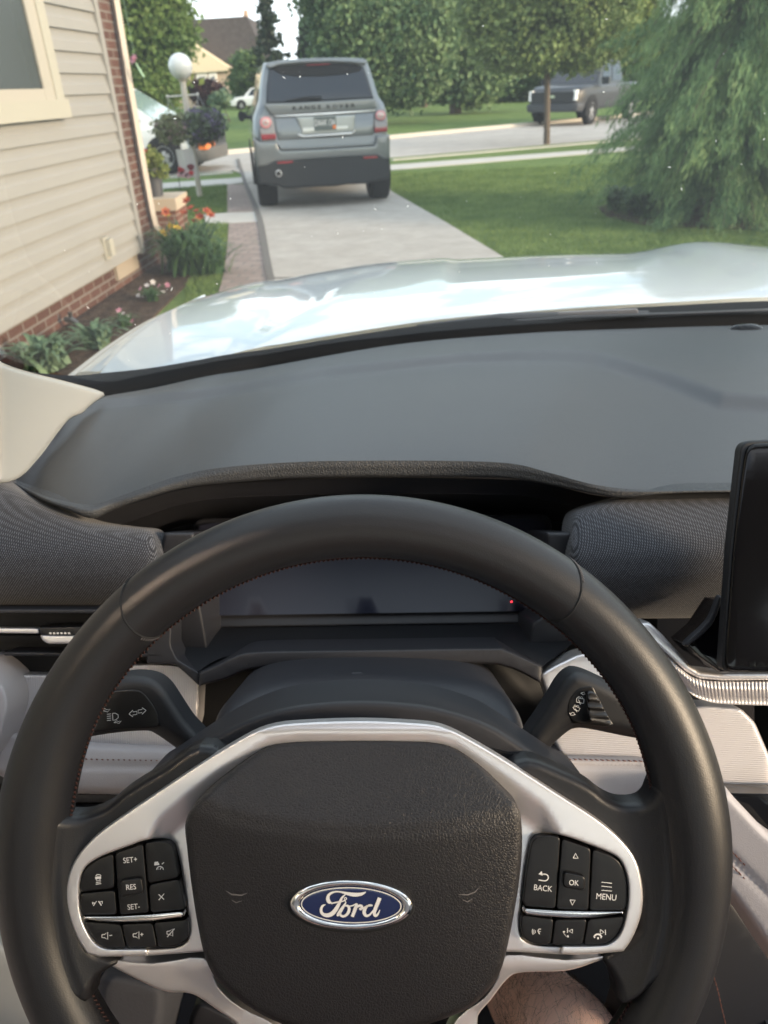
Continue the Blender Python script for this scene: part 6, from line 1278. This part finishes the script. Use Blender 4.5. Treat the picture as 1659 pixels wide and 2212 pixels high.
    # bumper
    S_('rear_bumper', [(205, 960), (260, 1000), (420, 1000), (432, 1050), (455, 1075), (800, 1060), (1290, 1028), (1305, 1010), (1308, 945), (1435, 935), (1436, 1150), (1380, 1160), (1320, 1122), (1000, 1140), (740, 1155), (400, 1180), (330, 1215), (240, 1225), (215, 1080)], .075, m_silverp, 5, .03, .08)
    S_('bumper_highlight', [(438, 1020), (470, 1052), (800, 1036), (1280, 1006), (1294, 985), (1300, 1020), (1290, 1030), (800, 1062), (458, 1076), (436, 1052)], .085, m_silverp, 2, .02, .02)
    dk = S_('lower_bumper', [(232, 1190), (400, 1168), (760, 1142), (1000, 1128), (1432, 1112), (1432, 1200), (1424, 1330), (1230, 1375), (1060, 1380), (940, 1400), (700, 1405), (560, 1420), (480, 1415), (420, 1390), (262, 1380), (245, 1280)], .05, m_clad, 5, .03, .12)
    S_('bumper_reflector', [(420, 1180), (560, 1168), (562, 1190), (425, 1200)], .062, m_redl, 1, .004, .01, par=dk); S_('bumper_reflector', [(1195, 1132), (1322, 1124), (1324, 1146), (1200, 1154)], .062, m_redl, 1, .004, .01, par=dk)
    m = MB(); p = M(.07)(*z([(435, 1285)])[0], 0); m.tube([p+f*.3, p, p-f*.002], [.045, .045, .036], 20, cap=True); m.build('exhaust_pipe', m_alloy, T); 
    m = MB(); m.tube([p-f*.003, p-f*.004], [.030, .030], 20); m.build('exhaust_bore', m_black, T)
    for xf in (.62+.05, 3.55):
        for s in (1, -1): wheel(Tf, xf, s*.82, .385, .27, T, s)
    m = MB(); m.tube([Tf(.2, -.2, .42), Tf(.2, .3, .40)], [.14, .14], 14); m.build('silencer', mat('dull_steel', (.20, .19, .18), .5, metal=.5), T)
    for s in (1, -1):
        m = MB(); c = Tf(3.0, s*1.02, 1.12); m.tube([Tf(3.0, s*.92, 1.10), c], [.03, .05], 8); m.tube([Tf(3.08, s*1.04, 1.10), Tf(2.95, s*1.04, 1.12)], [(.055, .07), (.06, .08)], 12); m.build('door_mirror', m_rubber, T)
silver_car()
# --- white van across the street, front to the right
wfl = G(362, 378); hd = np.array([math.cos(math.radians(-7)), math.sin(math.radians(-7))]); O = wfl+np.array([hd[0], hd[1], 0])*.80+np.array([-hd[1], hd[0], 0])*.95; O[2] = 0
T, Tf, hw = generic_car('parked_van', 'white van on the street behind the lamp post, grey front bumper and orange lamp', 'van', O, hd, 4.5, 1.9, 1.66, .30, .95, .88, -1.0, -.80, -1.85, -4.2, -4.4, (-.80, -3.6), .34, m_paintw, windscreen_m=mat('painted_sky_glass', (.20, .29, .29), .12, spec=.8, coat=.5))  # van windscreen: reflected sky is painted into its teal colour
def vbox(nm, a, b, m, par=None): q = MB(); q.box(a, b, 0, T=Tf); return q.build(nm, m, par or T, smooth=False)
hull('front_bumper', [(-.28, sect(hw*1.0, .20, .49, .08, .08)), (-.10, sect(hw*.97, .20, .49, .08, .08)), (.05, sect(hw*.86, .22, .49, .08, .08)), (.12, sect(hw*.6, .24, .47, .08, .08))], Tf, mat('weathered_grey_bumper', (.09, .088, .085), .7), T)
hull('grille', [(-.2, sect(hw*.99, .47, .76, .05, .05)), (.03, sect(hw*.88, .48, .74, .05, .05))], Tf, mat('dark_grille', (.03, .032, .036), .5), T)
vbox('indicator_lamp', (-.06, -hw*.92, .45), (.09, -hw*.25, .56), m_orange)
# --- dark pickup on the street at the right
A, B = G(1180, 273), G(1268, 266)
fr = np.array([-.62, -.785]); fr /= np.linalg.norm(fr); O = (G(1182, 272)*.5+G(1246, 268)*.5); O[2] = 0
T, Tf, hw = generic_car('pickup_truck', 'dark blue-grey pickup truck facing us on the street, half behind the conifer', 'pickup', O+np.array([fr[0], fr[1], 0])*.9, fr, 5.8, 2.03, 1.95, .45, 1.22, 1.22, -1.4, -1.45, -2.2, -3.6, -3.8, (-1.0, -4.6), .42, m_navy)
hull('grille', [(-.15, sect(hw*.80, .72, 1.06, .05, .05)), (.04, sect(hw*.78, .74, 1.04, .05, .05))], Tf, mat('black_grille', (.012, .013, .016), .4), T)
hull('front_bumper', [(-.35, sect(hw*.99, .42, .70, .07, .07)), (.02, sect(hw*.93, .44, .70, .07, .07)), (.10, sect(hw*.8, .46, .68, .07, .07))], Tf, mat('charcoal_bumper', (.035, .038, .045), .5), T)
for s in (1, -1): 
    vbox('headlight', (-.18, s*hw*.80-.06, .78), (.03, s*hw*.80+.06, 1.08), mat('bright_lamp', (.8, .8, .78), .2, emit=(1, .98, .95, .05)))
    m = MB(); m.box((-1.75, s*(hw+.02), 1.20), (-1.60, s*(hw+.26), 1.42), 0, T=Tf); m.build('door_mirror', m_navy, T, smooth=False)
vbox('emblem', (.03, -.10, .86), (.055, .10, .94), m_chrome)
# --- small white car far away
O = G(520, 243); O[2] = 0; hdw = np.array([-1., -.25]); hdw /= np.linalg.norm(hdw)
T, Tf, hw = generic_car('parked_car', 'small white car far off on the lawn edge, left of the silver car', 'car', G(497, 238)*np.array([1, 1, 0])+np.array([0, 0, 0]), hdw, 4.5, 1.85, 1.65, .30, 1.0, .98, -1.1, -1.2, -1.9, -4.0, -4.3, (-.95, -3.6), .36, m_paintw)
hull('grille', [(-.1, sect(hw*.80, .35, .62, .05, .05)), (.03, sect(hw*.74, .37, .60, .05, .05))], Tf, m_clad, T)

# ---------------- far houses
def prism(nm, P, Y_, dep, m, par, dxy=(0, 0)):
    """outline traced on the upright plane Y_, extruded straight back"""
    a = [PY(x, y, Y_) for x, y in P]; b = [p+np.array([dxy[0], dep, 0]) for p in a]; k = len(P); V = a+b
    n = np.cross(a[1]-a[0], a[2]-a[0]); fr_ = tuple(range(k)) if n[1] < 0 else tuple(range(k))[::-1]
    F_ = [fr_, tuple(i+k for i in fr_[::-1])]+[((fr_[(i+1) % k], fr_[i], fr_[i]+k, fr_[(i+1) % k]+k)) for i in range(k)]
    return mk(nm, V, F_, m, par, smooth=False)
T = thing('house', PY(480, 205, 84)*np.array([1, 1, 0]), 'far cream-gabled house with a steep dark shingle roof and chimney', 'house')
rf = prism('roof', [(386, 44), (533, 35), (562, 100), (572, 150), (505, 150), (400, 80)], 86, 8, m_roofs, T)
prism('chimney', [(525, 38), (526, 22), (532, 21), (534, 37)], 87, 1.2, mat('tan_chimney', (.42, .30, .22), .9), rf)
prism('wall', [(385, 92), (393, 80), (488, 142), (500, 148), (500, 152), (415, 158), (385, 160)], 83, 6, m_housec, T)
prism('wall', [(385, 156), (505, 146), (505, 225), (385, 235)], 83.5, 8, m_houseb, T)
for x0, x1 in ((424, 447), (450, 468)):
    f_ = prism('window', [(x0, 157), (x1, 155), (x1+1, 186), (x0+1, 189)], 83.3, .3, mat('white_window_frame', (.75, .74, .70), .6), T); prism('pane', [(x0+6, 166), (x1-4, 164), (x1-3, 182), (x0+7, 185)], 83.2, .1, mat('grey_window_pane', (.20, .22, .24), .15), f_)
T = thing('house', PY(700, 205, 88)*np.array([1, 1, 0]), 'far grey-roofed house partly hidden by the maple above the silver car', 'house')
rf = prism('roof', [(650, 47), (745, 44), (790, 150), (650, 165), (640, 110)], 90, 8, mat('grey_shingles', (.12, .12, .125), .9, var=(3, (.15, .15, .15), .3, .7)), T)
prism('wall', [(640, 160), (790, 140), (790, 225), (640, 230)], 89.5, 8, m_housec, T)
prism('wall', [(700, 140), (728, 100), (745, 140), (745, 152), (700, 155)], 89, 1.5, m_housec, T)
